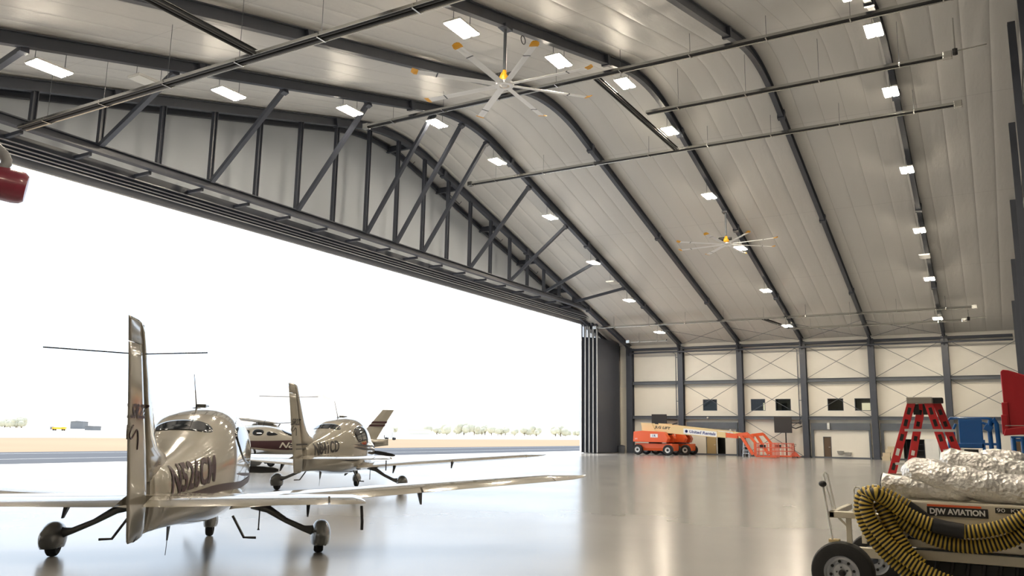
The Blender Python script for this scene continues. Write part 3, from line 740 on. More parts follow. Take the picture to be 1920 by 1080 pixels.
# ---------------------------------------------------------------- maroon striped aircraft behind, and a high-wing one outside
def maroon_plane():
    P = empty('light_aircraft', (-28.5, 26.8, 0), radians(120.3), 'white and maroon light aircraft behind N841CD, its swept fin striped', 'aircraft')
    B = Body([(-5.6, 1.08, 1.36, .04, .5), (-4.9, .98, 1.36, .12, .5), (-3.9, .86, 1.36, .24, .5), (-2.8, .74, 1.36, .36, .52), (-1.9, .66, 1.40, .46, .55), (-1.2, .60, 1.56, .53, .52), (-.5, .56, 1.80, .58, .48),
              (.2, .54, 1.88, .60, .46), (.9, .55, 1.80, .60, .47), (1.5, .58, 1.48, .57, .52), (2.2, .64, 1.38, .50, .52), (2.7, .74, 1.30, .38, .52), (2.9, .88, 1.18, .2, .5)], 2.3)
    B.mesh(40).build('fuselage', 'acpaint', P, smooth='all')
    for sg in (1, -1):
        for pl in ([(-.15, 1.68), (.35, 1.72), (.40, 1.44), (-.08, 1.42)], [(-.28, 1.66), (-.22, 1.43), (-.62, 1.44), (-.80, 1.50)], [(.50, 1.70), (.95, 1.62), (1.15, 1.42), (.52, 1.44)]):
            B.patch_side(rounded(pl), sg).build('side_window', 'glassdark', P, smooth='all')
        # maroon lower flank
        mb = MB(); rows_ = []
        for i in range(61):
            y = -5.0+7.6*i/60; zt = 1.20+.10*math.exp(-((y+2.3)/1.3)**2) if y > -4 else 1.18; zb = .98-.16*math.exp(-((y+1.2)/1.6)**2)
            rows_.append([mb.bm.verts.new((sg*(B.side(y, zb+(zt-zb)*k/6)+.006), y, zb+(zt-zb)*k/6)) for k in range(7)])
        for A, Q in zip(rows_, rows_[1:]):
            for k in range(6): mb.bm.faces.new((A[k], A[k+1], Q[k+1], Q[k]))
        mb.build('flank_stripe', 'maroon', P, smooth='all')
    B.patch_top(rounded([(-.35, -.95), (0, -.7), (.35, -.95), (.38, -1.5), (0, -1.75), (-.38, -1.5)])).build('rear_window', 'glassdark', P, smooth='all')
    B.patch_top(rounded([(-.42, 1.0), (0, .95), (.42, 1.0), (.46, 1.45), (0, 1.7), (-.46, 1.45)])).build('windshield', 'glassdark', P, smooth='all')
    wrap_text('registration_lettering', 'N8', B, -.85, -1.55, 1.03, .25, -1, 'decalwhite', P, off=.014, bold=.02, shear=.35)
    fin = MB(); F = [(1.22, -4.0, -5.0, .05), (1.40, -4.25, -5.10, .05), (2.02, -4.78, -5.43, .04), (2.12, -4.86, -5.48, .04), (2.66, -5.30, -5.80, .025)]
    fin.loft([[Vector((t, yl, z)), Vector((t*1.2, yl-(yl-yt)*.4, z)), Vector((.006, yt, z)), Vector((-.006, yt, z)), Vector((-t*1.2, yl-(yl-yt)*.4, z)), Vector((-t, yl, z))] for z, yl, yt, t in F]).build('vertical_fin', 'acpaint', P)
    for z in (1.96, 2.10):
        def at(zz): 
            t = (zz-1.40)/(2.66-1.40); return -4.25-1.05*t, -5.10-.70*t
        (a0, b0), (a1, b1) = at(z-.045), at(z+.045)
        for s in (1, -1): MB().loft([[Vector((s*.062, a0, z-.045)), Vector((s*.064, b0, z-.045)), Vector((s*.064, b1, z+.045)), Vector((s*.062, a1, z+.045))], [Vector((s*.066, a0, z-.045)), Vector((s*.068, b0, z-.045)), Vector((s*.068, b1, z+.045)), Vector((s*.066, a1, z+.045))]]).build('fin_stripe', 'maroon', P)
    w = [(.3, 1.0, 1.6, .70, .14), (1.2, .95, 1.5, .77, .14), (5.0, .55, 1.0, 1.02, .12), (5.2, .3, .5, 1.04, .1)]
    for sg in (1, -1):
        wing_mesh(w, sg).build('wing', 'acpaint', P, smooth=True); wing_mesh([(0, -4.6, .8, 1.22, .09), (1.7, -4.75, .6, 1.24, .09)], sg).build('stabiliser', 'acpaint', P, smooth=True)
        MB().tube([(sg*1.2, 0, .75), (sg*1.4, 0, .3)], .05, 8).build('gear_leg', 'spatgrey', P); spat(P, sg*1.4, 0, .27); wheel(P, sg*1.4, .02)
    MB().tube([(0, 2.0, .7), (0, 2.0, .3)], .04, 8).build('nose_leg', 'spatgrey', P); spat(P, 0, 2.0, .25, .85); wheel(P, 0, 2.0, .165, .11)
    MB().tube([(0, .1, 1.86), (0, .0, 2.12)], .01, 5).build('whip_antenna', 'exhaust', P)
    MB().lathe([(.01, .3), (.1, .2), (.15, 0)], (0, 2.9, 1.03), 20, Matrix.Rotation(-pi/2, 3, 'X')).build('spinner', 'acpaint', P, smooth=True)
M['decalwhite'] = mat('pale_lettering', (.55, .50, .42), .4)
maroon_plane()
def high_wing():
    P = empty('light_aircraft', (-39.6, 36.9, 0), radians(-59.7), 'pale high-wing aircraft parked outside beyond the maroon one, nose to the right', 'aircraft')
    B = Body([(-5.0, 1.25, 1.55, .05, .5), (-3.5, 1.05, 1.62, .2, .5), (-2.0, .85, 1.75, .4, .5), (-.9, .72, 2.0, .54, .5), (.2, .66, 2.12, .58, .5), (.9, .66, 2.0, .58, .5), (1.5, .72, 1.65, .55, .5), (2.2, .86, 1.62, .46, .5), (2.7, 1.0, 1.5, .3, .5)], 2.3)
    B.mesh(32).build('fuselage', 'acpaint', P, smooth='all')
    w = [(0, 1.1, 1.6, 2.12, .13), (3.0, 1.1, 1.6, 2.20, .13), (5.4, .95, 1.2, 2.27, .12), (5.6, .7, .6, 2.28, .1)]
    for sg in (1, -1):
        wing_mesh(w, sg).build('wing', 'acpaint', P, smooth=True); wing_mesh([(0, -4.0, .9, 1.45, .09), (1.7, -4.2, .7, 1.47, .09)], sg).build('stabiliser', 'acpaint', P, smooth=True)
        MB().tube([(sg*.5, .3, .8), (sg*2.6, .5, 2.14)], .035, 8).build('wing_strut', 'spatgrey', P)
        MB().tube([(sg*.45, -.1, .8), (sg*1.2, -.1, .25)], .04, 8).build('gear_leg', 'spatgrey', P); wheel(P, sg*1.25, -.1, .2)
        B.patch_side(rounded([(-1.3, 1.8), (.7, 1.9), (.9, 1.55), (-1.2, 1.5)]), sg).build('side_window', 'glassdark', P, smooth='all')
    MB().tube([(0, 1.9, .95), (0, 2.0, .3)], .04, 8).build('nose_leg', 'spatgrey', P); wheel(P, 0, 2.0, .18)
    MB().loft([[Vector((t, a, z)), Vector((-t, a, z)), Vector((-t, b, z)), Vector((t, b, z))] for z, a, b, t in ((1.5, -3.6, -5.1, .05), (2.7, -4.7, -5.4, .03))]).build('vertical_fin', 'acpaint', P)
    MB().lathe([(.01, .3), (.1, .2), (.15, 0)], (0, 2.7, 1.25), 20, Matrix.Rotation(-pi/2, 3, 'X')).build('spinner', 'acpaint', P, smooth=True)
    MB().bar((-.9, 2.8, 1.0), (.9, 2.8, 1.5), .05, .12).build('propeller_blade', 'black', P)
high_wing()
# ---------------------------------------------------------------- overhead heaters, fans, hose
M['heatsteel'] = mat('heater_hood', (.62, .62, .60), .25, 1)
def chain(mb, x, y, z): mb.tube([(x, y, z), (x, y, min(zr(y)+.25, z+3))], .012, 5)
def heater(nm, y, z, x0, x1, lab, ends=(0, 0), r=.055):
    t = empty(nm, (0, y, z), label=lab, cat='heater', group='overhead tube heaters')
    for s in (-.085, .085): MB().tube([(x0, s, 0), (x1, s, 0)], r, 10).build('burner_tube', 'black', t, smooth=True)
    MB().loft([[Vector((x, a, b)) for a, b in ((-.20, -.05), (-.13, .10), (.13, .10), (.20, -.05), (.19, -.05), (.12, .09), (-.12, .09), (-.19, -.05))] for x in (x0, x1)]).build('reflector', 'heatsteel', t)
    n = max(2, int(abs(x1-x0)/3.2))
    for i in range(n):
        xx = x0+(x1-x0)*(i+.5)/n; c = MB().box((xx, 0, -.01), (.05, .36, .14)).build('clamp', 'heatsteel', t)
        MB().tube([(xx, 0, .1), (xx, 0, max(.3, zr(y)+.28-z))], .010, 5).build('hanger_wire', 'steel2', c)
    for e, xe in zip(ends, (x0, x1)):
        if e:
            s = 1 if xe == x1 else -1
            b = MB().box((xe+s*.2, 0, .02), (.36, .3, .3)).build('burner_box', 'heatsteel', t, bevel=.02)
            if e == 2:
                MB().lathe([(.14, -.1), (.16, 0), (.14, .1)], (xe+s*.5, 0, .12), 18, Matrix.Rotation(pi/2, 3, 'Y')).build('fan_housing', 'black', t)
                MB().tube([(xe+s*.5, 0, .25), (xe+s*.52, 0, 1.7)], .03, 8).build('supply_pipe', 'heatsteel', t)
                MB().tube([(xe+s*.5, 0, .15), (xe+1.7, 0, .2)], .035, 8).build('vent_pipe', 'heatsteel', t)
    return t
def cross(a, b, lab):
    a, b = Vector(a), Vector(b)
    t = empty('heater_crossover', a, label=lab, cat='heater', group='heater crossover tubes'); d = b-a
    r = Vector((d.y, -d.x, 0)).normalized()
    for s in (-.085, .085): MB().tube([r*s, d+r*s], .055, 10).build('burner_tube', 'black', t, smooth=True)
    MB().bar(Vector((0, 0, .09)), d+Vector((0, 0, .09)), .36, .012).build('reflector', 'heatsteel', t)
heater('tube_heater', 16.0, 12.78, -31.0, -4.0, 'long dark tube heater slung low under the near roof slope, closest to us')
heater('tube_heater', 33.0, 18.28, -28.6, 1.2, 'long tube heater passing under the big ceiling fan', ends=(1, 0))
heater('tube_heater', 38.2, 18.20, -14.4, -.75, 'tube heater right of the big fan ending in a blower box near the end wall', ends=(0, 2))
heater('tube_heater', 44.2, 18.15, -29.0, -.55, 'tube heater on the far slope with a small box at each end', ends=(1, 1))
heater('tube_heater', 70.0, 11.62, -31.6, -.8, 'tube heater hung low in front of the far wall from door to end wall', ends=(1, 1), r=.035)
heater('tube_heater', 73.0, 11.03, -14.6, -1.6, 'shorter tube heater close to the far eave with a blower at its end', ends=(0, 2), r=.035)
heater('tube_heater', 74.2, 10.66, -30.0, -26.3, 'short tube heater piece tucked at the far eave by the door corner', ends=(1, 0), r=.035)
cross((-18.35, 15.8, 12.78), (-18.35, 9.6, 12.78), 'dark crossover tube running towards us from the nearest tube heater')
cross((-15.05, 33.2, 18.28), (-14.85, 44.0, 18.15), 'dark crossover tube between the two heaters right of the big fan')
cross((-16.3, 70.1, 11.6), (-14.7, 72.8, 11.05), 'dark crossover tube between the two heaters by the far wall')
M['fanwhite'] = mat('fan_blade', (.93, .94, .96), .3)
def fan(x, y, z, ph, lab):
    t = empty('ceiling_fan', (x, y, z), label=lab, cat='fan', group='big ceiling fans')
    top = zr(y)-.25-z
    MB().tube([(0, 0, .5), (0, 0, top)], .06, 12).build('downrod', 'steel2', t, smooth=True)
    MB().box((0, 0, top), (.34, .5, .12)).build('mount', 'steel', t)
    MB().lathe([(.10, .12), (.17, .16), (.19, .3), (.14, .42), (.08, .5), (.07, .56)], (0, 0, 0), 20).build('gearbox', 'yellow', t, smooth=True)
    MB().lathe([(.13, -.2), (.15, -.17), (.15, .17), (.1, .22)], (-.30, 0, .36), 18, Matrix.Rotation(pi/2, 3, 'Y')).build('motor', 'black', t, smooth=True)
    MB().lathe([(.09, -.12), (.1, .12)], (.24, 0, .36), 16, Matrix.Rotation(pi/2, 3, 'Y')).build('motor_cap', 'black', t, smooth=True)
    MB().lathe([(.20, -.06), (.34, -.06), (.36, 0), (.34, .07), (.20, .07), (.18, 0)], (0, 0, 0), 28, ring=True).build('hub_ring', 'fanwhite', t, smooth=True)
    MB().lathe([(.01, -.04), (.10, -.05), (.13, 0), (.10, .1), (.01, .1)], (0, 0, 0), 20).build('hub_plate', 'fanwhite', t, smooth=True)
    for k in range(8):
        a = radians(ph+45*k); R = Matrix.Rotation(a, 3, 'Z') @ Matrix.Rotation(radians(12), 3, 'X')
        def pr_(c, d): return [R @ Vector(p) for p in c]
        b = MB(); sec = [(-.125, .0), (-.06, .03), (.04, .028), (.125, -.012), (.04, -.004), (-.06, -.006)]
        b.loft([[R @ Vector((xx, p[0], p[1])) for p in sec] for xx in (.33, 3.2)])
        bl = b.build('fan_blade', 'fanwhite', t)
        MB().loft([[R @ Vector((xx, p[0]*1.12, p[1]*1.5-.004)) for p in sec] for xx in (2.48, 2.53)]).build('blade_band', 'steel2', bl)
        MB().loft([[R @ Vector((xx, p[0]*1.25*kk, p[1]*1.3+dz)) for p in sec] for xx, kk, dz in ((3.2, 1, 0), (3.3, 1.1, .01), (3.42, .9, .06))]).build('winglet', 'yellow', bl)
fan(-14.5, 24.0, 14.2, 3, 'large eight-blade ceiling fan with yellow tips near the ridge, the bigger-looking one')
fan(-14.5, 52.95, 14.32, -6, 'eight-blade ceiling fan with yellow tips far down the far roof slope')
o = MB().tube([(0, .16*cos(a), .16*sin(a)) for a in [2*pi*i/22 for i in range(22)]], .018, 6, closed=True).build('cable_coil', 'black', smooth=True, loc=(-14.25, 24.9, 16.3))
tag(o, 'small coiled cable hanging on the rib beside the big fan rod', 'cable')
# red foam generator with its corrugated hose
M['deepred'] = mat('deep_red_paint', (.15, .006, .022), .4, coat=.3); M['hosegrey'] = mat('grey_hose', (.19, .19, .20), .5)
fg = empty('foam_generator', (-23.8, 10.6, 8.44), label='red cylindrical foam generator hanging high beside the door end of the near heater', cat='foam generator')
ax = Vector((.50, .86, -.13)); R = ax.to_track_quat('Z', 'Y').to_matrix()
MB().lathe([(.40, -1.2), (.47, -1.18), (.47, .55), (.49, .57), (.49, .66), (.47, .68), (.47, 1.55), (.44, 1.72), (.36, 1.82), (.02, 1.84)], (0, 0, 0), 36, R).build('drum', 'deepred', fg, smooth=True)
MB().box((.35, -.42, .05), (.5, .3, .3), m=R).build('motor', 'black', fg, bevel=.05)
MB().tube([(-.7, -1.0, .3), (-.7, -1.0, 4.75)], .04, 8).build('hanger_rod', 'steel', fg)
pts = [Vector((.50, .86, 0))*a+Vector((.1, -.1, b)) for a, b in ((-1.2, 1.15), (-.3, 1.12), (.4, 1.02), (1.0, .82), (1.3, .5), (1.22, .22), (.9, .1), (.6, .12))]
def dense(p, n=8):
    p = [Vector(q) for q in p]; out = []
    for i in range(len(p)-1):
        a, b, c, d = p[max(i-1, 0)], p[i], p[i+1], p[min(i+2, len(p)-1)]
        for k in range(n):
            t = k/n; out.append(.5*((2*b)+(c-a)*t+(2*a-5*b+4*c-d)*t*t+(3*b-a-3*c+d)*t**3))
    out.append(p[-1]); return out
def resample(p, step):
    p = [Vector(q) for q in p]; out = [p[0].copy()]; acc = 0
    for a, b in zip(p, p[1:]):
        l = (b-a).length
        while acc+l >= step:
            a = a+(b-a).normalized()*(step-acc); l = (b-a).length; out.append(a.copy()); acc = 0
        acc += l
    return out
dp = resample(dense(pts), .05)
MB().tube(dp, .13, 14, rs=[.125 if i % 2 else .145 for i in range(len(dp))]).build('hose', 'hosegrey', fg, smooth='all')

# ---------------------------------------------------------------- by the far wall
M['darkboard'] = mat('dark_board', (.035, .033, .035), .7)
M['jlgo'] = mat('lift_orange', (.78, .115, .025), .35, coat=.2); M['cream'] = mat('boom_cream', (.78, .62, .33), .4)
M['pinkrail'] = mat('basket_orange', (.72, .16, .10), .4); M['decal'] = mat('white_decal', (.85, .85, .85), .4); M['navy'] = mat('navy_print', (.03, .05, .22), .4)
def boom_lift(lab, loc):
    t = empty('boom_lift', loc, label=lab, cat='boom lift', group='orange boom lifts by the far wall')
    X = lambda x: x+26.6                               # written in hangar x, kept relative to the lift
    m = MB()
    m.loft([[Vector((X(x), y, z)) for y, z in ((-.75, .38), (.75, .38), (.85, .62), (.85, 1.02), (-.85, 1.02), (-.85, .62))] for x in (-28.3, -24.8)])
    m.build('chassis', 'jlgo', t, bevel=.03)
    for sx in (-27.98, -25.14):
        MB().tube([(X(sx), -.9, .46), (X(sx), .9, .46)], .09, 8).build('axle', 'black', t)
        for sy in (-1.05, 1.05):
            R = Matrix.Rotation(pi/2, 3, 'X')
            w = MB().lathe([(.25, -.19), (.40, -.2), (.455, -.14), (.465, 0), (.455, .14), (.40, .2), (.25, .19)], (X(sx), sy, .465), 28, R, ring=True).build('tyre', 'rubber', t, smooth=True)
            MB().lathe([(.02, -.1), (.12, -.17), (.14, -.17), (.2, -.12), (.26, -.17), (.26, .17), (.2, .12), (.02, .1)], (X(sx), sy, .465), 20, R).build('rim', 'white', w, smooth=True)
            MB().lathe([(.02, -.2), (.09, -.19), (.1, .19), (.02, .2)], (X(sx), sy, .465), 12, R).build('hub_cap', 'black', w)
    MB().lathe([(.6, 1.0), (.6, 1.14)], (X(-26.7), 0, 0), 24).build('slew_ring', 'black', t)
    def hood(y0, y1, nm):
        MB().loft([[Vector((X(x), y, z)) for x, z in ((-28.42, 1.15), (-25.25, 1.12), (-25.1, 1.5), (-25.45, 2.05), (-27.6, 2.13), (-28.36, 2.05))] for y in (y0, y1)]).build(nm, 'jlgo', t, bevel=.05)
    hood(-1.15, -.45, 'engine_hood'); hood(.45, 1.15, 'tank_hood')
    MB().bx(X(-28.1), X(-25.6), -.45, .45, 1.14, 1.6).build('turntable', 'black', t)
    MB().bx(X(-26.75), X(-26.05), -1.165, -1.15, 1.55, 1.86).build('decal', 'decal', t)
    flat_text('decal_lettering', 'I R', .26, (X(-26.4), -1.168, 1.7), (0, -1, 0), (1, 0, 0), 'navy', t, bold=.01)
    flat_text('decal_lettering', 'JLG', .16, (X(-28.1), -1.158, 1.42), (0, -1, 0), (1, 0, 0), 'decal', t)
    # boom: three telescoping box sections
    def boomsec(xa, xb, ins, nm, mt):
        f = lambda x: (2.86+(2.05-2.86)*(x+27.9)/(27.9-19.25), 2.12+(1.50-2.12)*(x+27.9)/(27.9-19.25))
        R_ = []
        for x in (xa, xb):
            zt, zb = f(x); zt -= ins; zb += ins; w = .3-ins
            R_.append([Vector((X(x), a, b)) for a, b in ((-w, zb), (w, zb), (w, zt), (-w, zt))])
        return MB().loft(R_).build(nm, mt, t, bevel=.012)
    b0 = boomsec(-27.9, -21.0, 0, 'boom_base', 'cream'); boomsec(-21.0, -20.2, .045, 'boom_mid', 'cream'); boomsec(-20.2, -19.2, .09, 'boom_tip', 'jlgo')
    for sy in (-1, 1): MB().prism([(X(-27.95), sy*.36, 2.86), (X(-26.9), sy*.36, 2.82), (X(-26.3), sy*.36, 1.6), (X(-27.6), sy*.36, 1.6)], (0, .05*sy, 0)).build('boom_mast', 'cream', t)
    MB().tube([(X(-26.2), 0, 1.6), (X(-24.4), 0, 2.15)], .09, 10).build('lift_cylinder', 'black', t)
    sl = -.0937
    def btext(s, size, x, dz, m_, w=None, bold=.01):
        zt = 2.49+sl*(x+27.9)*.88
        rt = Vector((1, 0, sl*.88)).normalized()
        return flat_text('boom_lettering', s, size, (X(x), -.306, zt+dz), (0, -1, 0), rt, m_, t, bold=bold, width=w, shear=.1)
    btext('JLG LIFT', .30, -25.9, .10, 'black', 1.5)
    mb = MB(); R_ = []
    for x in (-23.95, -20.95):
        zt = 2.49+sl*(x+27.9)*.88; R_.append([Vector((X(x), a, zt+b)) for a, b in ((-.303, -.24), (-.3, -.24), (-.3, .22), (-.303, .22))])
    mb.loft(R_).build('sign_panel', 'decal', t)
    btext('United Rentals', .34, -22.25, -.01, 'navy', 2.35)
    zt = 2.49+sl*(-23.65+27.9)*.88
    MB().lathe([(.075, -.002), (.13, -.002), (.13, .002), (.075, .002), (.075, -.002)], (X(-23.68), -.308, zt), 20, Matrix.Rotation(pi/2, 3, 'X')).build('round_logo', 'navy', t)
    # jib and linkage
    MB().bar((X(-19.35), 0, 1.88), (X(-18.35), 0, 2.0), .3, .26).build('rotator', 'jlgo', t)
    MB().bar((X(-19.0), 0, 1.95), (X(-17.95), 0, .25), .22, .24).build('jib', 'jlgo', t)
    MB().bar((X(-18.35), 0, 2.0), (X(-17.65), 0, 1.15), .18, .2).build('jib_link', 'jlgo', t)
    MB().bar((X(-17.75), 0, 1.25), (X(-17.75), 0, .15), .2, .2).build('platform_mount', 'jlgo', t)
    MB().tube([(X(-18.9), .15, 1.75), (X(-18.2), .15, .5)], .06, 8).build('jib_cylinder', 'black', t)
    # basket
    bk = MB(); xa, xb, ya, yb = X(-17.6), X(-15.9), -.55, .55
    for z in (.16, .55, .85, 1.22):
        bk.tube([(xa, ya, z), (xb, ya, z), (xb, yb, z), (xa, yb, z)], .028, 6, closed=True)
    for i in range(6):
        x = xa+(xb-xa)*i/5
        for y in (ya, yb): bk.tube([(x, y, .1), (x, y, 1.22)], .024, 6)
    for y in (-.2, .2):
        for x in (xa, xb): bk.tube([(x, y, .1), (x, y, 1.22)], .024, 6)
    bk.build('basket_rails', 'pinkrail', t, smooth=True)
    MB().bx(xa, xb, ya, yb, .06, .17).build('basket_floor', 'jlgo', t)
    MB().box(((xa+xb)/2-.3, -.4, .95), (.5, .25, .3)).build('control_box', 'black', t, bevel=.02)
    return t
boom_lift('orange boom lift standing in front, with the fully visible cream boom', (-26.6, 71.9, 0))
boom_lift('orange boom lift half hidden behind the front boom lift, against the far wall', (-25.95, 74.75, 0))
for i, (xa, xb, za, zb, xc, xp, lab) in enumerate(((-28.64, -27.13, 2.35, 3.75, -26.2, None, 'dark square panel on a wall arm above the boom lifts'), (-17.06, -15.53, 2.14, 3.55, -14.75, -16.1, 'dark square panel on a wall arm with a pole down to the floor'))):
    t = empty('swing_panel', (xa, 76.2, za), label=lab, cat='panel', group='dark square panels at the far wall')
    w, h = xb-xa, zb-za
    MB().bx(0, w, -.05, .05, 0, h).build('board', 'darkboard' if 'darkboard' in M else 'steel', t, bevel=.02)
    MB().bar((w, 0, h*.62), (xc-xa, .35, h*.62), .08, .08).build('arm', 'black', t); MB().tube([(w, 0, h*.35), (w+.3, .1, h*.28), (xc-xa, .4, h*.42)], .05, 8).build('cable', 'darkboard', t, smooth=True)
    if xp: MB().tube([(xp-xa, .08, -za), (xp-xa, .08, .1)], .055, 10).build('pole', 'black', t)
for x, z0, lab in ((-26.35, 3.4, 'thin dark drop pipe beside the second wall column'), (-14.95, 2.9, 'thin dark drop pipe beside the fourth wall column')):
    m = MB().tube([(x-.3, 76.9, 9.75), (x, 76.85, 9.6), (x, 76.85, z0)], .04, 8)
    for zz in (9.2, 6.9, 5.0, z0+.2): m.bx(x-.03, x+.5, 76.84, 76.92, zz, zz+.05)
    tag(m.build('drop_pipe', 'steel', smooth=True), lab, 'pipe')
# alu stepladder, hose reel, pallet jack, drum, sinks, cartons
t = empty('stepladder', (-18.85, 73.2, 0), label='small aluminium stepladder standing beside the front boom lift', cat='ladder')
for sx in (-.22, .22): MB().bar((sx*1.2, -.2, 0), (sx, 0, 1.65), .05, .07).build('rail', 'alu', t); MB().bar((sx*1.1, .45, 0), (sx, .05, 1.6), .04, .05).build('rear_rail', 'alu', t)
for i in range(5): MB().bx(-.24, .24, -.2+.04*i, -.08+.04*i, .28+.3*i, .32+.3*i).build('step', 'alu', t)
t = empty('spare_tyre', (-19.6, 75.9, 0), label='black tyre leaning by the third wall column behind the stepladder', cat='tyre')
MB().lathe([(.2, -.1), (.38, -.11), (.42, 0), (.38, .11), (.2, .1)], (0, 0, .42), 24, Matrix.Rotation(pi/2, 3, 'X'), ring=True).build('tread', 'rubber', t, smooth=True)
MB().lathe([(.02, -.05), (.2, -.08), (.2, .08), (.02, .05)], (0, 0, .42), 18, Matrix.Rotation(pi/2, 3, 'X')).build('rim', 'steel2', t, smooth=True)
t = empty('pallet_jack', (-15.25, 75.75, 0), label='small red pallet jack with upright handle beside the lift basket', cat='pallet jack')
MB().prism([(-.42, -.3, .1), (.42, -.3, .1), (.18, -.3, .42), (0, -.3, .55), (-.18, -.3, .42)], (0, .25, 0)).build('head', 'pinkrail', t)
MB().tube([(0, -.2, .5), (0, -.3, 1.1)], .025, 8).build('handle', 'black', t); MB().tube([(-.17, -.3, 1.15), (-.12, -.3, 1.0), (.12, -.3, 1.0), (.17, -.3, 1.15), (-.17, -.3, 1.15)], .02, 6).build('grip', 'black', t)
for s in (-.2, .2): MB().bx(s-.09, s+.09, -.05, 1.0, .05, .12).build('fork', 'pinkrail', t)
for s in (-.2, .2): MB().lathe([(.01, -.04), (.09, -.04), (.09, .04), (.01, .04)], (s, -.15, .09), 14, Matrix.Rotation(pi/2, 3, 'Y')).build('wheel', 'black', t)
t = empty('waste_drum', (-31.95, 76.5, 0), label='dark grey drum with lid in the corner by the parked door leaves', cat='drum')
MB().lathe([(.30, 0), (.32, .03), (.34, .6), (.35, .62)], (0, 0, 0), 24).build('body', 'steel2', t, smooth=True); MB().lathe([(.36, .62), (.36, .68), (.1, .76), (.01, .76)], (0, 0, 0), 24).build('lid', 'steel', t, smooth=True)
M['stainless'] = mat('stainless', (.55, .56, .56), .3, 1)
for x, z, lab in ((-11.75, .52, 'higher stainless wall basin on the far wall, beside the lower one'), (-11.15, .40, 'lower stainless wall basin on the far wall')):
    t = empty('wall_basin', (x, YW+.24, z), label=lab, cat='basin', group='stainless wall basins')
    MB().loft([[Vector(p) for p in ((-.24, .03, -.12), (.24, .03, -.12), (.24, -.14, -.12), (-.24, -.14, -.12))], [Vector(p) for p in ((-.28, .03, .14), (.28, .03, .14), (.28, -.28, .14), (-.28, -.28, .14))]]).build('bowl', 'stainless', t, bevel=.01)
    MB().tube([(0, 0, .14), (0, -.03, .22), (0, -.09, .2)], .012, 6).build('spout', 'stainless', t)
M['carton'] = mat('pale_carton', (.62, .52, .36), .8)
for i, (x, z, w, h) in enumerate(((-8.0, 0, .62, .3), (-7.3, 0, .6, .3), (-7.95, .3, .6, .3), (-7.32, .3, .62, .32), (-7.7, .62, .7, .26), (-7.6, .88, .5, .25))):
    t = empty('cardboard_box', (x, 76.3, z), label='pale cardboard box in the pile by the dark doorway, ' + ('bottom row towards the door', 'bottom row by the doorway', 'middle row towards the door', 'middle row by the doorway', 'upper single box', 'topmost box')[i], cat='box', group='cardboard boxes by the dark doorway')
    MB().bx(-w/2, w/2, -.25, .25, 0, h-.005).build('carton', 'carton', t, bevel=.01); MB().bx(-w/2-.002, w/2+.002, -.03, .03, h-.05, h-.001).build('tape', 'cream', t)
t = empty('shelf_rack', (-5.9, YW+1.2, 0), label='dark shelving with clutter inside the open store doorway', cat='shelf')
for z in (.3, .8, 1.3): MB().bx(-.7, .7, -.25, .25, z, z+.03).build('shelf', 'steel', t)
for s in (-.68, .68): MB().bx(s-.02, s+.02, -.25, .25, 0, 1.6).build('upright', 'steel', t)
MB().bx(-.3, .2, -.3, .1, .83, 1.1).build('red_bin', 'deepred', t)
for x, lab in ((-4.55, 'left of the pair'), (-3.55, 'right of the pair')):
    t = empty('wall_cupboard', (x, YW+.0, 0), label='tall white cupboard against the far wall, '+lab, cat='cupboard', group='white cupboards')
    MB().bx(-.48, .48, -.2, .24, .05, 1.8).build('carcass', 'white', t)
    for s in (-1, 1): d = MB().bx(s*.24-.23, s*.24+.23, -.225, -.203, .08, 1.77).build('door', 'white', t); MB().bx(s*.04-.01, s*.04+.01, -.25, -.226, .85, 1.0).build('handle', 'galv', d)
t = empty('wall_light', (-12.62, YW-.05, 2.95), label='small white box light hanging on the lintel over the brown door', cat='light'); MB().bx(-.1, .1, -.08, .08, -.45, .1).build('housing', 'white', t, bevel=.01); MB().bx(-.06, .06, -.1, -.081, -.4, -.1).build('lens', 'lampoff', t)
for x, z, lab in ((-21.3, 2.3, 'over the open doorway'), (-23.4, 3.46, 'on the lower girt')):
    t = tag(MB().ball((0, 0, 0), .09, 12, 8).build('wall_lamp', 'white', smooth='all', loc=(x, YW-.15, z)), 'tiny round white wall lamp '+lab, 'lamp', 'tiny wall lamps')
# ---------------------------------------------------------------- ground power cart in front, with what lies on it
M['cartpaint'] = mat('cart_cream', (.66, .61, .50), .35, noise=.06, nscale=3, coat=.15)
M['hubsilver'] = mat('wheel_silver', (.62, .64, .68), .35, .6)
def hose_material():
    m = mat('hose_black', (.014, .013, .012), .6); return m
M['hoseblack'] = hose_material(); M['hoseyellow'] = mat('hose_yellow', (.52, .36, .05), .5, noise=.2, nscale=20)
def foil_material():
    m = bpy.data.materials.new('crumpled_foil'); m.use_nodes = True; nt = m.node_tree; N = nt.nodes; L = nt.links; b = N['Principled BSDF']
    b.inputs['Base Color'].default_value = (.93, .92, .90, 1); b.inputs['Metallic'].default_value = .5; b.inputs['Roughness'].default_value = .24
    tc = N.new('ShaderNodeTexCoord'); v = N.new('ShaderNodeTexVoronoi'); v.inputs['Scale'].default_value = 26; v.feature = 'F1'
    n = N.new('ShaderNodeTexNoise'); n.inputs['Scale'].default_value = 9; n.inputs['Detail'].default_value = 8; n.inputs['Distortion'].default_value = 1.5
    L.new(tc.outputs['Object'], v.inputs['Vector']); L.new(tc.outputs['Object'], n.inputs['Vector'])
    a = N.new('ShaderNodeMath'); a.operation = 'MULTIPLY_ADD'; a.inputs[1].default_value = .45; L.new(v.outputs['Distance'], a.inputs[0]); L.new(n.outputs['Fac'], a.inputs[2])
    bp = N.new('ShaderNodeBump'); bp.inputs['Strength'].default_value = .6; bp.inputs['Distance'].default_value = .05
    L.new(a.outputs[0], bp.inputs['Height']); L.new(bp.outputs['Normal'], b.inputs['Normal']); return m
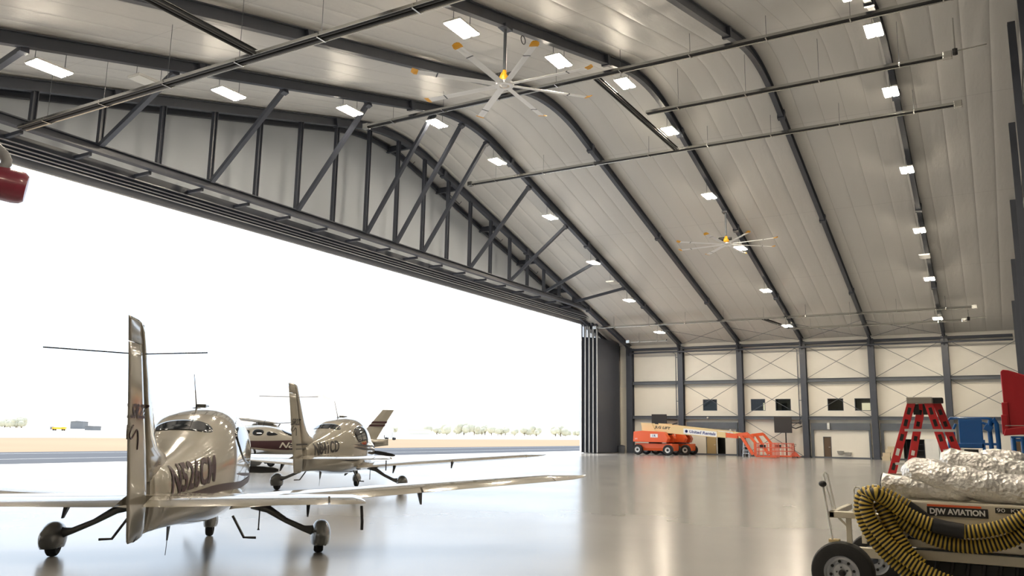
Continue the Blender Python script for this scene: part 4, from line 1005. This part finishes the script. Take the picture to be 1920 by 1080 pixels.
M['foil'] = foil_material()
YF = 9.58
cart = empty('ground_power_cart', (0, YF, 0), label='cream wheeled ground power cart lettered DJW AVIATION in front of the far floor', cat='ground power cart')
MB().bx(-.86, 1.5, 0, 1.35, .62, 1.085).build('housing', 'cartpaint', cart, bevel=.02)
MB().bx(-.86, 1.5, -.006, .0, .598, .612).build('panel_seam', 'black', cart)
MB().bx(-.80, 1.5, -.015, 1.3, .505, .60).build('lower_rail', 'cartpaint', cart, bevel=.01)
MB().bx(-1.12, .25, .62, 1.35, 1.085, 1.29).build('rear_hood', 'cartpaint', cart, bevel=.03)
MB().bx(-.75, 1.45, .12, 1.15, .28, .50).build('undercarriage', 'black', cart, bevel=.02)
MB().lathe([(.013, 0), (.014, .012), (.001, .013)], (.13, -.0, .69), 12, Matrix.Rotation(pi/2, 3, 'X')).build('latch', 'black', cart)
for i in range(14): MB().tube([(-.6+i*.14, .1, .49), (-.62+i*.14, .08, .38)], .02, 6).build('pipe_stub', 'darkboard', cart)
# front frame, drawbar end and racks
MB().bx(-1.60, -.86, -.06, .06, .87, .935).build('frame_arm', 'cartpaint', cart, bevel=.008)
MB().bx(-1.60, -1.54, -.06, 1.2, .87, .935).build('frame_cross', 'cartpaint', cart, bevel=.008)
MB().prism([(-1.33, -.03, .86), (-.9, -.03, .86), (-.80, -.03, .55), (-.95, -.03, .50), (-1.10, -.03, .70)], (0, .04, 0)).build('side_plate', 'cartpaint', cart, bevel=.004)
MB().bar((-1.52, 0, .88), (-1.40, 0, .76), .02, .02).build('gusset', 'cartpaint', cart)
for x, y in ((-1.41, 0), (-1.10, .0), (-1.41, 1.1)): MB().bx(x-.025, x+.025, y-.03, y+.03, .50, .87).build('leg_post', 'cartpaint', cart)
MB().bx(-1.58, -.8, .45, .58, .42, .52).build('axle_beam', 'cartpaint', cart)
MB().tube([(-1.58, 0, .60), (-1.655, 0, 1.20)], .012, 8).build('brake_lever', 'white', cart, smooth=True)
MB().ball((-1.655, -.01, 1.215), (.042, .042, .034)).build('lever_knob', 'black', cart, smooth='all')
MB().tube([(-1.60, .25, .9), (-1.69, .25, 1.30), (-1.67, .25, 1.335), (-1.645, .25, 1.31), (-1.58, .25, .93)], .011, 7).build('wire_loop', 'white', cart, smooth=True)
for x, y, z in ((-1.33, .15, 1.19), (-1.17, .30, 1.21), (-1.29, .55, 1.17)):
    MB().tube([(x-.035, y, .9), (x-.035, y, z-.03), (x-.015, y, z), (x+.015, y, z), (x+.035, y, z-.03), (x+.045, y, .9)], .011, 7).build('wire_loop', 'white', cart, smooth=True)
MB().tube([(-1.12, .2, .92), (-1.1, .2, .96), (-1.02, .2, .97)], .035, 8).build('valve', 'black', cart, smooth=True)
MB().bx(-1.36, -1.28, -.03, .03, .935, .965).build('latch', 'cartpaint', cart)
def cart_wheel(x, y, r, w, nm='wheel'):
    R = Matrix.Rotation(pi/2, 3, 'X')
    t = MB().lathe([(r*.56, -w/2), (r*.84, -w/2-.004), (r*.95, -w*.42), (r*.995, -w*.25), (r, 0), (r*.995, w*.25), (r*.95, w*.42), (r*.84, w/2), (r*.56, w/2)], (x, y, r), 44, R, ring=True).build(nm, 'rubber', cart, smooth=True)
    MB().lathe([(.03, .045), (.09, .05), (r*.34, .03), (r*.42, .05), (r*.50, .042), (r*.53, w/2-.01), (r*.565, w/2), (r*.565, w/2-.02), (r*.54, -w/2), (.03, -w/2)], (x, y, r), 36, R).build('rim', 'hubsilver', t, smooth=True)
    mb = MB()
    for k in range(8):
        a = 2*pi*k/8+.2; c = Vector((x+r*.37*cos(a), y-.047, r+r*.37*sin(a))); mb.lathe([(.016, 0), (.016, .006)], c, 10, R)
    mb.build('vent_hole', 'black', t)
    mb = MB()
    for k in range(5):
        a = 2*pi*k/5+.5; c = Vector((x+.055*cos(a), y-.05, r+.055*sin(a))); mb.lathe([(.009, 0), (.009, .015)], c, 6, R)
    mb.build('lug_nut', 'steel', t)
    MB().lathe([(.034, .0), (.034, .06), (.022, .075), (.001, .078)], (x, y-.03, r), 20, R).build('hub_cap', 'black', t, smooth=True)
    return t
cart_wheel(-1.49, -.02, .315, .21); cart_wheel(-1.33, 1.32, .30, .19); cart_wheel(1.1, .1, .30, .2); cart_wheel(1.1, 1.32, .30, .19)
MB().tube([(-1.49, .05, .315), (-1.33, 1.25, .30)], .04, 8).build('axle', 'steel', cart)
MB().bx(-1.62, -1.52, -.02, .1, .612, .64).build('wheel_chock_bracket', 'cream', cart)
MB().lathe([(.025, 0), (.025, .02), (.001, .024)], (-.98, -.05, .50), 14, Matrix.Rotation(pi/2, 3, 'X')).build('reflector', 'pinkrail', cart)
# labels
def label_plate(x0, x1, z0, z1, m, nm='label_plate', y=-.006): return MB().bx(x0, x1, y, -.001, z0, z1).build(nm, m, cart)
p = label_plate(-.655, -.115, .945, 1.035, 'black'); flat_text('label_lettering', 'DJW AVIATION', .075, (-.385, -.008, .99), (0, -1, 0), (1, 0, 0), 'decal', cart, bold=.0028, width=.49)
label_plate(-.652, -.17, 1.037, 1.058, 'jlgo', 'red_strip')
label_plate(-.052, .42, 1.005, 1.055, 'black'); flat_text('label_lettering', '90  KVA', .05, (.09, -.008, 1.03), (0, -1, 0), (1, 0, 0), 'decal', cart, width=.26)
label_plate(-.88, -.40, .70, .765, 'black'); flat_text('label_lettering', 'POWERMASTER', .05, (-.64, -.008, .732), (0, -1, 0), (1, 0, 0), 'stainless', cart, width=.44)
# yellow and black corrugated hose looped over a bracket
hs = empty('corrugated_hose', (0, YF, 0), label='yellow and black corrugated hose looped over the front of the power cart', cat='hose')
MB().bar((-1.18, -.20, 1.19), (-1.13, -.20, .95), .025, .03).build('retaining_strap', 'cream', hs)
def hose(pts, nm='hose_loop', r=.062):
    p = resample(dense([Vector(q) for q in pts], 10), .0095)
    mb = MB(); mb.tube(p, r, 16, rs=[(r*1.16, r*1.13, r, r*.98)[i % 4] for i in range(len(p))])
    mb.bm.faces.ensure_lookup_table()
    for i, f in enumerate(mb.bm.faces): f.material_index = 1 if i < (len(p)-1)*16 and (i//16) % 4 in (0, 3) else 0
    return mb.build(nm, ['hoseblack', 'hoseyellow'], hs, smooth='all')
hose([(-.82, -.12, 1.03), (-.98, -.12, 1.12), (-1.12, -.12, 1.165), (-1.24, -.12, 1.12), (-1.27, -.12, .98), (-1.23, -.12, .82), (-1.14, -.12, .66), (-1.02, -.12, .52), (-.86, -.12, .38), (-.70, -.12, .26), (-.5, -.12, .16)])
hose([(-1.17, -.26, 1.12), (-1.2, -.27, 1.02), (-1.15, -.27, .87), (-1.04, -.27, .71), (-.90, -.27, .57), (-.74, -.27, .46), (-.55, -.27, .37), (-.33, -.27, .31), (-.1, -.26, .28), (.15, -.24, .33), (.4, -.2, .45)])
hose([(-1.17, -.26, 1.12), (-1.10, -.26, 1.15), (-1.0, -.22, 1.09), (-.86, -.18, .985), (-.70, -.16, .90), (-.50, -.15, .84), (-.28, -.15, .825), (-.06, -.15, .87), (.12, -.15, .95), (.30, -.15, 1.07)])
hose([(-1.07, -.12, 1.10), (-1.03, -.11, 1.02), (-.90, -.10, .88), (-.74, -.10, .78), (-.52, -.10, .70), (-.28, -.10, .68), (-.06, -.10, .72), (.10, -.10, .79), (.28, -.10, .93)])
hose([(-1.09, -.15, 1.06), (-1.04, -.17, .97), (-.99, -.18, .85), (-.92, -.19, .72), (-.83, -.2, .58), (-.72, -.2, .47)])
MB().tube([(-.84, -.12, 1.04), (-.76, -.115, .985), (-.66, -.11, .90)], .066, 16).build('hose_sleeve', 'black', hs, smooth=True)
MB().tube([(-.60, -.165, .865), (-.48, -.16, .84), (-.33, -.155, .822)], .075, 16).build('hose_sleeve', 'black', hs, smooth=True)
# crumpled foil ducts
from mathutils import noise as mnoise
def duct(lab, pts, r, rs=None, mouth=False):
    o_ = Vector(pts[0]); p = resample(dense([Vector(q)-o_ for q in pts], 10), .02)
    t = empty('insulated_duct', o_, label=lab, cat='duct', group='foil ducts on the power cart')
    n = 40; mb = MB(); rad = []
    for i in range(len(p)):
        u = i/(len(p)-1); e = min(1, .55+6*u, .35+5*(1-u)) if not mouth else min(1, .35+5*(1-u))
        rad.append(r*e*(1+.025*sin(i*.5)))
    mb.tube(p, r, n, rs=rad, cap=True)
    for v in mb.bm.verts:
        c = v.co+o_
        d = mnoise.noise_vector(c*4)*.022+mnoise.noise_vector(Vector((c.x*9, c.y*16, c.z*16)))*.008+mnoise.noise_vector(c*38)*.004
        v.co += d
    zmin = min(v.co.z for v in mb.bm.verts)
    for v in mb.bm.verts:
        fl = floor_at(v.co+o_)
        if v.co.z+o_.z < fl: v.co.z = fl-o_.z+.002
    mb.build('sleeve', 'foil', t, smooth='all')
    if mouth:
        a = (Vector(p[1])-Vector(p[0])).normalized()
        R = (-a).to_track_quat('Z', 'Y').to_matrix()
        MB().lathe([(r*.86, -.02), (r*.98, .005), (r*1.0, .02), (r*.86, .025)], p[0], 28, R, ring=True).build('collar', 'black', t, smooth=True)
        MB().lathe([(r*.9, -.0), (.002, -.001)], p[0], 28, R).build('opening', 'black', t)
    return t
def floor_at(c): return 1.09 if c.y < YF+.60 or c.x > .26 else 1.295
duct('foil duct with a round black open end at the front of the cart', [(-1.07, YF+.20, 1.225), (-.95, YF+.20, 1.215), (-.75, YF+.22, 1.20), (-.45, YF+.24, 1.18), (-.2, YF+.26, 1.17)], .115, mouth=True)
duct('fat crumpled foil duct lying in front of the long one, over the DJW label', [(-.86, YF+.30, 1.32), (-.72, YF+.28, 1.35), (-.50, YF+.24, 1.31), (-.22, YF+.22, 1.26), (.10, YF+.22, 1.22), (.5, YF+.22, 1.20)], .165)
duct('long smooth foil duct slanting down across the top of the cart', [(-.52, YF+.42, 1.49), (-.38, YF+.42, 1.47), (-.12, YF+.40, 1.42), (.18, YF+.38, 1.36), (.6, YF+.36, 1.30)], .145)
duct('wrinkled foil duct bundle at the back of the cart top', [(-.16, YF+.92, 1.45), (.0, YF+.95, 1.49), (.14, YF+.96, 1.47), (.26, YF+.97, 1.40), (.5, YF+.95, 1.33)], .13)
# small red double-sided ladder on the hood
M['ladred'] = mat('ladder_red', (.62, .014, .022), .32, coat=.2); M['ladgrey'] = mat('ladder_grey', (.36, .34, .31), .5)
LY = YF+.95
ld = empty('step_ladder', (-.70, LY, 1.295), label='small red fibreglass step ladder with grey top cap standing behind the foil ducts', cat='ladder')
H_ = .89
def railp(xb, xt, yb, yt, nm='rail'):
    rl = MB().bar((xb, yb, 0), (xt, yt, H_-.06), .085, .028, up=(0, 1, 0)).build(nm, 'ladred', ld, bevel=.004)
    for u in (.12, .32, .52, .72, .88):
        c = Vector((xb, yb, 0)).lerp(Vector((xt, yt, H_-.06)), u); d = Vector((xt-xb, 0, H_)).normalized()
        MB().bar(c-d*.04+Vector((0, -.0165, 0)), c+d*.04+Vector((0, -.0165, 0)), .035, .003, up=(0, 1, 0)).build('warning_mark', 'black' if u != .32 else 'decal', rl)
railp(-.36, -.10, -.02, -.02); railp(-.20, .0, .28, .10)
railp(.28, .07, -.03, -.03); railp(.40, .15, .25, .10)
MB().bx(-.15, .12, -.06, .06, H_-.075, H_).build('top_cap', 'ladgrey', ld, bevel=.012)
MB().bx(.10, .22, .0, .13, H_-.07, H_-.005).build('rear_cap', 'black', ld, bevel=.01)
for z, a, b in ((.50, -.19, .33), (.12, -.31, -.12)):
    MB().bx(a, b, -.045, .03, z, z+.028).build('step', 'alu', ld)
MB().bx(-.40, .46, -.045, .35, .0, .022).build('foot_rail', 'ladgrey', ld)
for x in (-.06, .04): MB().bx(x-.03, x+.03, .0, .03, H_-.2, H_-.08).build('hinge', 'black', ld)
# blue lift frames, red cover, yellow bottles
M['blue'] = mat('lift_blue', (.004, .10, .36), .35, coat=.2); M['covred'] = mat('cover_red', (.42, .008, .018), .42); M['yelcyl'] = mat('yellow_bottle', (.85, .42, .015), .35)
bl = empty('blue_lift', (-.35, 16, 0), label='blue personnel lift with a solid blue panel standing behind the red ladder', cat='lift')
X = lambda x: x+.35
MB().bx(X(-.52), X(-.17), -.02, .02, 1.60, 2.06).build('panel', 'blue', bl, bevel=.01)
MB().bx(X(-.56), X(-.16), -.03, .03, 1.58, 1.66).build('panel_hem', 'blue', bl, bevel=.01)
MB().bx(X(-.465), X(-.255), -.1, .05, 1.44, 1.56).build('battery_box', 'black', bl, bevel=.01)
MB().tube([(X(-.68), 0, .1), (X(-.68), 0, 2.02), (X(-.64), 0, 2.075), (X(-.1), 0, 2.075), (X(-.03), 0, 2.06), (X(-.01), 0, 2.0), (X(-.02), 0, 1.95), (X(-.17), 0, 2.0)], .022, 8).build('top_rail', 'blue', bl, smooth=True)
MB().tube([(X(-.62), 0, .1), (X(-.60), 0, 1.9), (X(-.56), 0, 1.98)], .022, 8).build('front_post', 'blue', bl, smooth=True)
for x0, w in ((-.17, .045), (-.06, .03), (-.665, .04)): MB().bx(X(x0)-w/2, X(x0)+w/2, -.03, .03, .08, 1.72 if x0 > -.6 else 1.2).build('leg', 'blue', bl)
MB().bx(X(-.19), X(.05), -.02, .02, 1.63, 1.67).build('crossbar', 'blue', bl)
MB().tube([(X(.03), 0, .1), (X(.045), 0, 1.7), (X(.04), 0, 1.98), (X(.0), 0, 2.07), (X(-.05), 0, 2.04), (X(-.07), 0, 1.9), (X(-.05), 0, 1.1)], .036, 10).build('mast', 'blue', bl, smooth=True)
MB().box((X(-.085), -.05, 1.91), (.12, .1, .1), m=Matrix.Rotation(.5, 3, 'Y')).build('control_box', 'blue', bl, bevel=.01)
MB().bx(X(-.75), X(.12), -.3, .5, .05, .16).build('base', 'blue', bl, bevel=.02)
for x in (-.72, .08):
    for y in (-.25, .45): MB().lathe([(.01, -.03), (.05, -.03), (.05, .03), (.01, .03)], (X(x), y, .05), 14, Matrix.Rotation(pi/2, 3, 'Y')).build('caster', 'black', bl)
b2 = empty('blue_stand', (.42, 14, 0), label='blue tubular stand at the edge of the view holding the red cover', cat='stand')
for x in (-.19, -.08, .25): MB().tube([(x, 0, 0), (x, 0, 1.75)], .028, 8).build('leg', 'blue', b2, smooth=True)
for z in (.9, 1.35, 1.72): MB().tube([(-.2, 0, z), (.27, 0, z)], .022, 8).build('crossbar', 'blue', b2, smooth=True)
for x in (-.19, .25): MB().tube([(x, 0, .04), (x, .7, .04), (x, .7, 1.75)], .028, 8).build('rear_leg', 'blue', b2, smooth=True)
MB().bx(-.14, -.10, -.03, .05, 1.30, 1.50).build('latch', 'black', b2)
MB().bx(-.22, .3, -.03, .75, 1.75, 1.775).build('deck', 'blue', b2)
rc = empty('red_cover', (.14, 14, 1.78), label='tall red stepped sheet-metal cover on the blue stand at the edge of the view', cat='cover')
MB().prism([(.01, .05, .02), (.0, .05, .93), (.03, .05, .96), (.10, .05, .95), (.55, .05, .78), (.55, .05, .02)], (0, .3, 0)).build('main_panel', 'covred', rc, bevel=.012)
MB().bx(-.02, .06, .02, .34, .02, .48).build('middle_step', 'covred', rc, bevel=.008)
MB().bx(-.04, .04, .0, .33, .02, .30).build('lower_step', 'covred', rc, bevel=.008)
MB().prism([(-.03, -.05, -.0), (.0, -.05, .10), (.3, -.05, .14), (.55, -.05, .20), (.55, -.05, .06), (.2, -.05, .02)], (0, .1, 0)).build('lower_fold', 'covred', rc, bevel=.01)
MB().bar((.0, -.03, .145), (.5, -.03, .15), .012, .012).build('edge_trim', 'ladgrey', rc)
for x, y, h, lab in ((.24, 19.5, 1.5, 'tall yellow bottle standing behind the blue stand'), (-1.62, 29.0, .95, 'short yellow bottle on the floor seen beside the red ladder')):
    t = empty('yellow_cylinder', (x, y, 0), label=lab, cat='cylinder', group='yellow cylinders')
    MB().lathe([(.11, 0), (.13, .02), (.13, h*.78), (.10, h*.86), (.04, h*.9), (.03, h*.93)], (0, 0, 0), 20).build('body', 'yelcyl', t, smooth=True)
    MB().tube([(0, 0, h*.9), (0, 0, h), (.05, 0, h*1.02)], .018, 8).build('valve', 'yelcyl', t, smooth=True)
    MB().bx(-.2, .2, .05, .3, .0, .2).build('base', 'blue', t)
# ---------------------------------------------------------------- outdoors
ST(MB().bx(-38.2, -33.4, -300, 400, -.3, -.01).build('ground_apron', 'apron'))
ST(MB().bx(-56, -38.2, -300, 600, -.3, -.02).build('road', 'asphalt'))
ST(MB().bx(-38.32, -38.2, -300, 400, -.02, -.008).build('road_edge_line', 'paint'))
for i, x in enumerate((-44.0, -52.5)): ST(MB().bx(x-.15, x, -300, 600, -.03, -.012).build('road_marking_%d' % (i+1), 'paint'))
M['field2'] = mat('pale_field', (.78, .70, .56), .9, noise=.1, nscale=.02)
ST(MB().bx(-125, -56, -600, 1200, -.4, -.04).build('ground', 'sand'))
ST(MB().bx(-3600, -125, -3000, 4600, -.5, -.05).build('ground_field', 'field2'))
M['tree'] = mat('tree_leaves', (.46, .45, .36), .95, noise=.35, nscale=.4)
random.seed(11)
def hill(nm, x, ya, yb, prof, depth=500):
    # ridge parallel to the horizon with rough slopes; prof(t) gives its height
    mb = MB(); n, m = 80, 10; g = []
    for i in range(n+1):
        t = i/n; y = ya+(yb-ya)*t; h = prof(t)*min(1, sin(pi*t)*4)
        g.append([mb.bm.verts.new((x-depth*j/m*(1 if j < 6 else 1), y, max(-.4, h*sin(pi*min(1, j/m)*.98)*(1+.12*sin(i*1.7+j*2.1)+.08*sin(i*.6+j*3.3))-(.4 if j in (0, m) else 0)))) for j in range(m+1)])
    for i in range(n):
        for j in range(m): mb.bm.faces.new((g[i][j], g[i+1][j], g[i+1][j+1], g[i][j+1]))
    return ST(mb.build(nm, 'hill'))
hill('hills_1', -1300, 900, 3600, lambda t: 8+95*math.exp(-((t-.22)/.16)**2)+55*math.exp(-((t-.42)/.13)**2)+22*math.exp(-((t-.75)/.25)**2))
hill('hills_2', -1600, -600, 1200, lambda t: 10+60*math.exp(-((t-.5)/.25)**2))
def far_tree(x, y, s, k):
    t = empty('distant_tree', (x, y, -.05), label='one of the hazy low trees lined up beyond the field', cat='tree', group='trees beyond the field')
    mb = MB()
    for i in range(5): mb.ball((random.uniform(-.5, .5)*s, random.uniform(-.6, .6)*s, s*(.55+random.uniform(0, .4))), (s*random.uniform(.3, .5),)*3, 8, 6)
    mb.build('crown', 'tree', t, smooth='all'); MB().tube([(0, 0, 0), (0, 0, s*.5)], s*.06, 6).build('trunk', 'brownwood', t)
taken = []
while len(taken) < 44:
    D_ = random.uniform(560, 820); px = random.choice([random.uniform(740, 1085), random.uniform(820, 1085), random.uniform(0, 60)])
    L_ = (px-960)/FPX*D_; x = -.5049*D_+.8632*L_; y = .8632*D_+.5049*L_
    if any((x-a)**2+(y-b)**2 < 17**2 for a, b in taken): continue
    taken.append((x, y)); far_tree(x, y, random.uniform(3.5, 7.0), 0)
def on_ray(px, D_): L_ = (px-960)/FPX*D_; return -.5049*D_+.8632*L_, .8632*D_+.5049*L_
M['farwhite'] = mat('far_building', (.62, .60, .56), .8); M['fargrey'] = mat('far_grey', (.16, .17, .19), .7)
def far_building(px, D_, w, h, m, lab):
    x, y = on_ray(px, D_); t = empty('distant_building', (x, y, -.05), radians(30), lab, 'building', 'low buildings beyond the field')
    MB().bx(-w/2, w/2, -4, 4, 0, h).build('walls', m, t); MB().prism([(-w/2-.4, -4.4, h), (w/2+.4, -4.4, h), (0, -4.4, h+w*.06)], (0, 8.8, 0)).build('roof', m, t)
far_building(794, 620, 16, 3.2, 'farwhite', 'long low pale building beyond the field, right of the maroon fin')
far_building(165, 640, 9.5, 5.5, 'fargrey', 'small grey hangar far across the field')
far_building(191, 420, 4.2, 2.0, 'fargrey', 'low dark hut far across the field beside the yellow truck')
for px in (870, 905, 960, 1010, 1050): far_building(px, 900+px/9, 14, 5, 'farwhite', 'pale house at the foot of the hills, ' + {870: 'first', 905: 'second', 960: 'third', 1010: 'fourth', 1050: 'last'}[px]+' from the maroon fin')
x, y = on_ray(128, 330); t = empty('yellow_truck', (x, y, -.05), radians(35), 'tiny yellow truck far across the field', 'truck')
MB().bx(-2.2, 1.4, -.9, .9, .6, 1.35).build('bed', 'yelcyl', t, bevel=.05); MB().bx(1.4, 2.6, -.9, .9, .6, 1.5).build('cab', 'yelcyl', t, bevel=.1); MB().bx(-3.0, -2.2, -.8, .8, .5, 1.5).build('tank', 'fargrey', t)
for a in (-1.6, 1.8):
    for b in (-.9, .9): MB().lathe([(.01, -.12), (.36, -.12), (.36, .12), (.01, .12)], (a, b, .36), 14, Matrix.Rotation(pi/2, 3, 'X')).build('wheel', 'black', t)
x, y = on_ray(740, 175); t = empty('white_utility_truck', (x, y, -.05), radians(30), 'small white utility truck with dark wheels on the airfield beyond the maroon fin', 'truck')
MB().bx(-1.1, .5, -.8, .8, .45, 2.3).build('box', 'white', t, bevel=.05); MB().bx(.5, 1.2, -.8, .8, .45, 1.6).build('cab', 'white', t, bevel=.08); MB().bx(-1.25, -1.1, -.7, .7, .35, 1.0).build('tail_rack', 'black', t)
for a in (-.75, .8):
    for b in (-.8, .8): MB().lathe([(.01, -.1), (.28, -.1), (.28, .1), (.01, .1)], (a, b, .28), 14, Matrix.Rotation(pi/2, 3, 'X')).build('wheel', 'black', t)
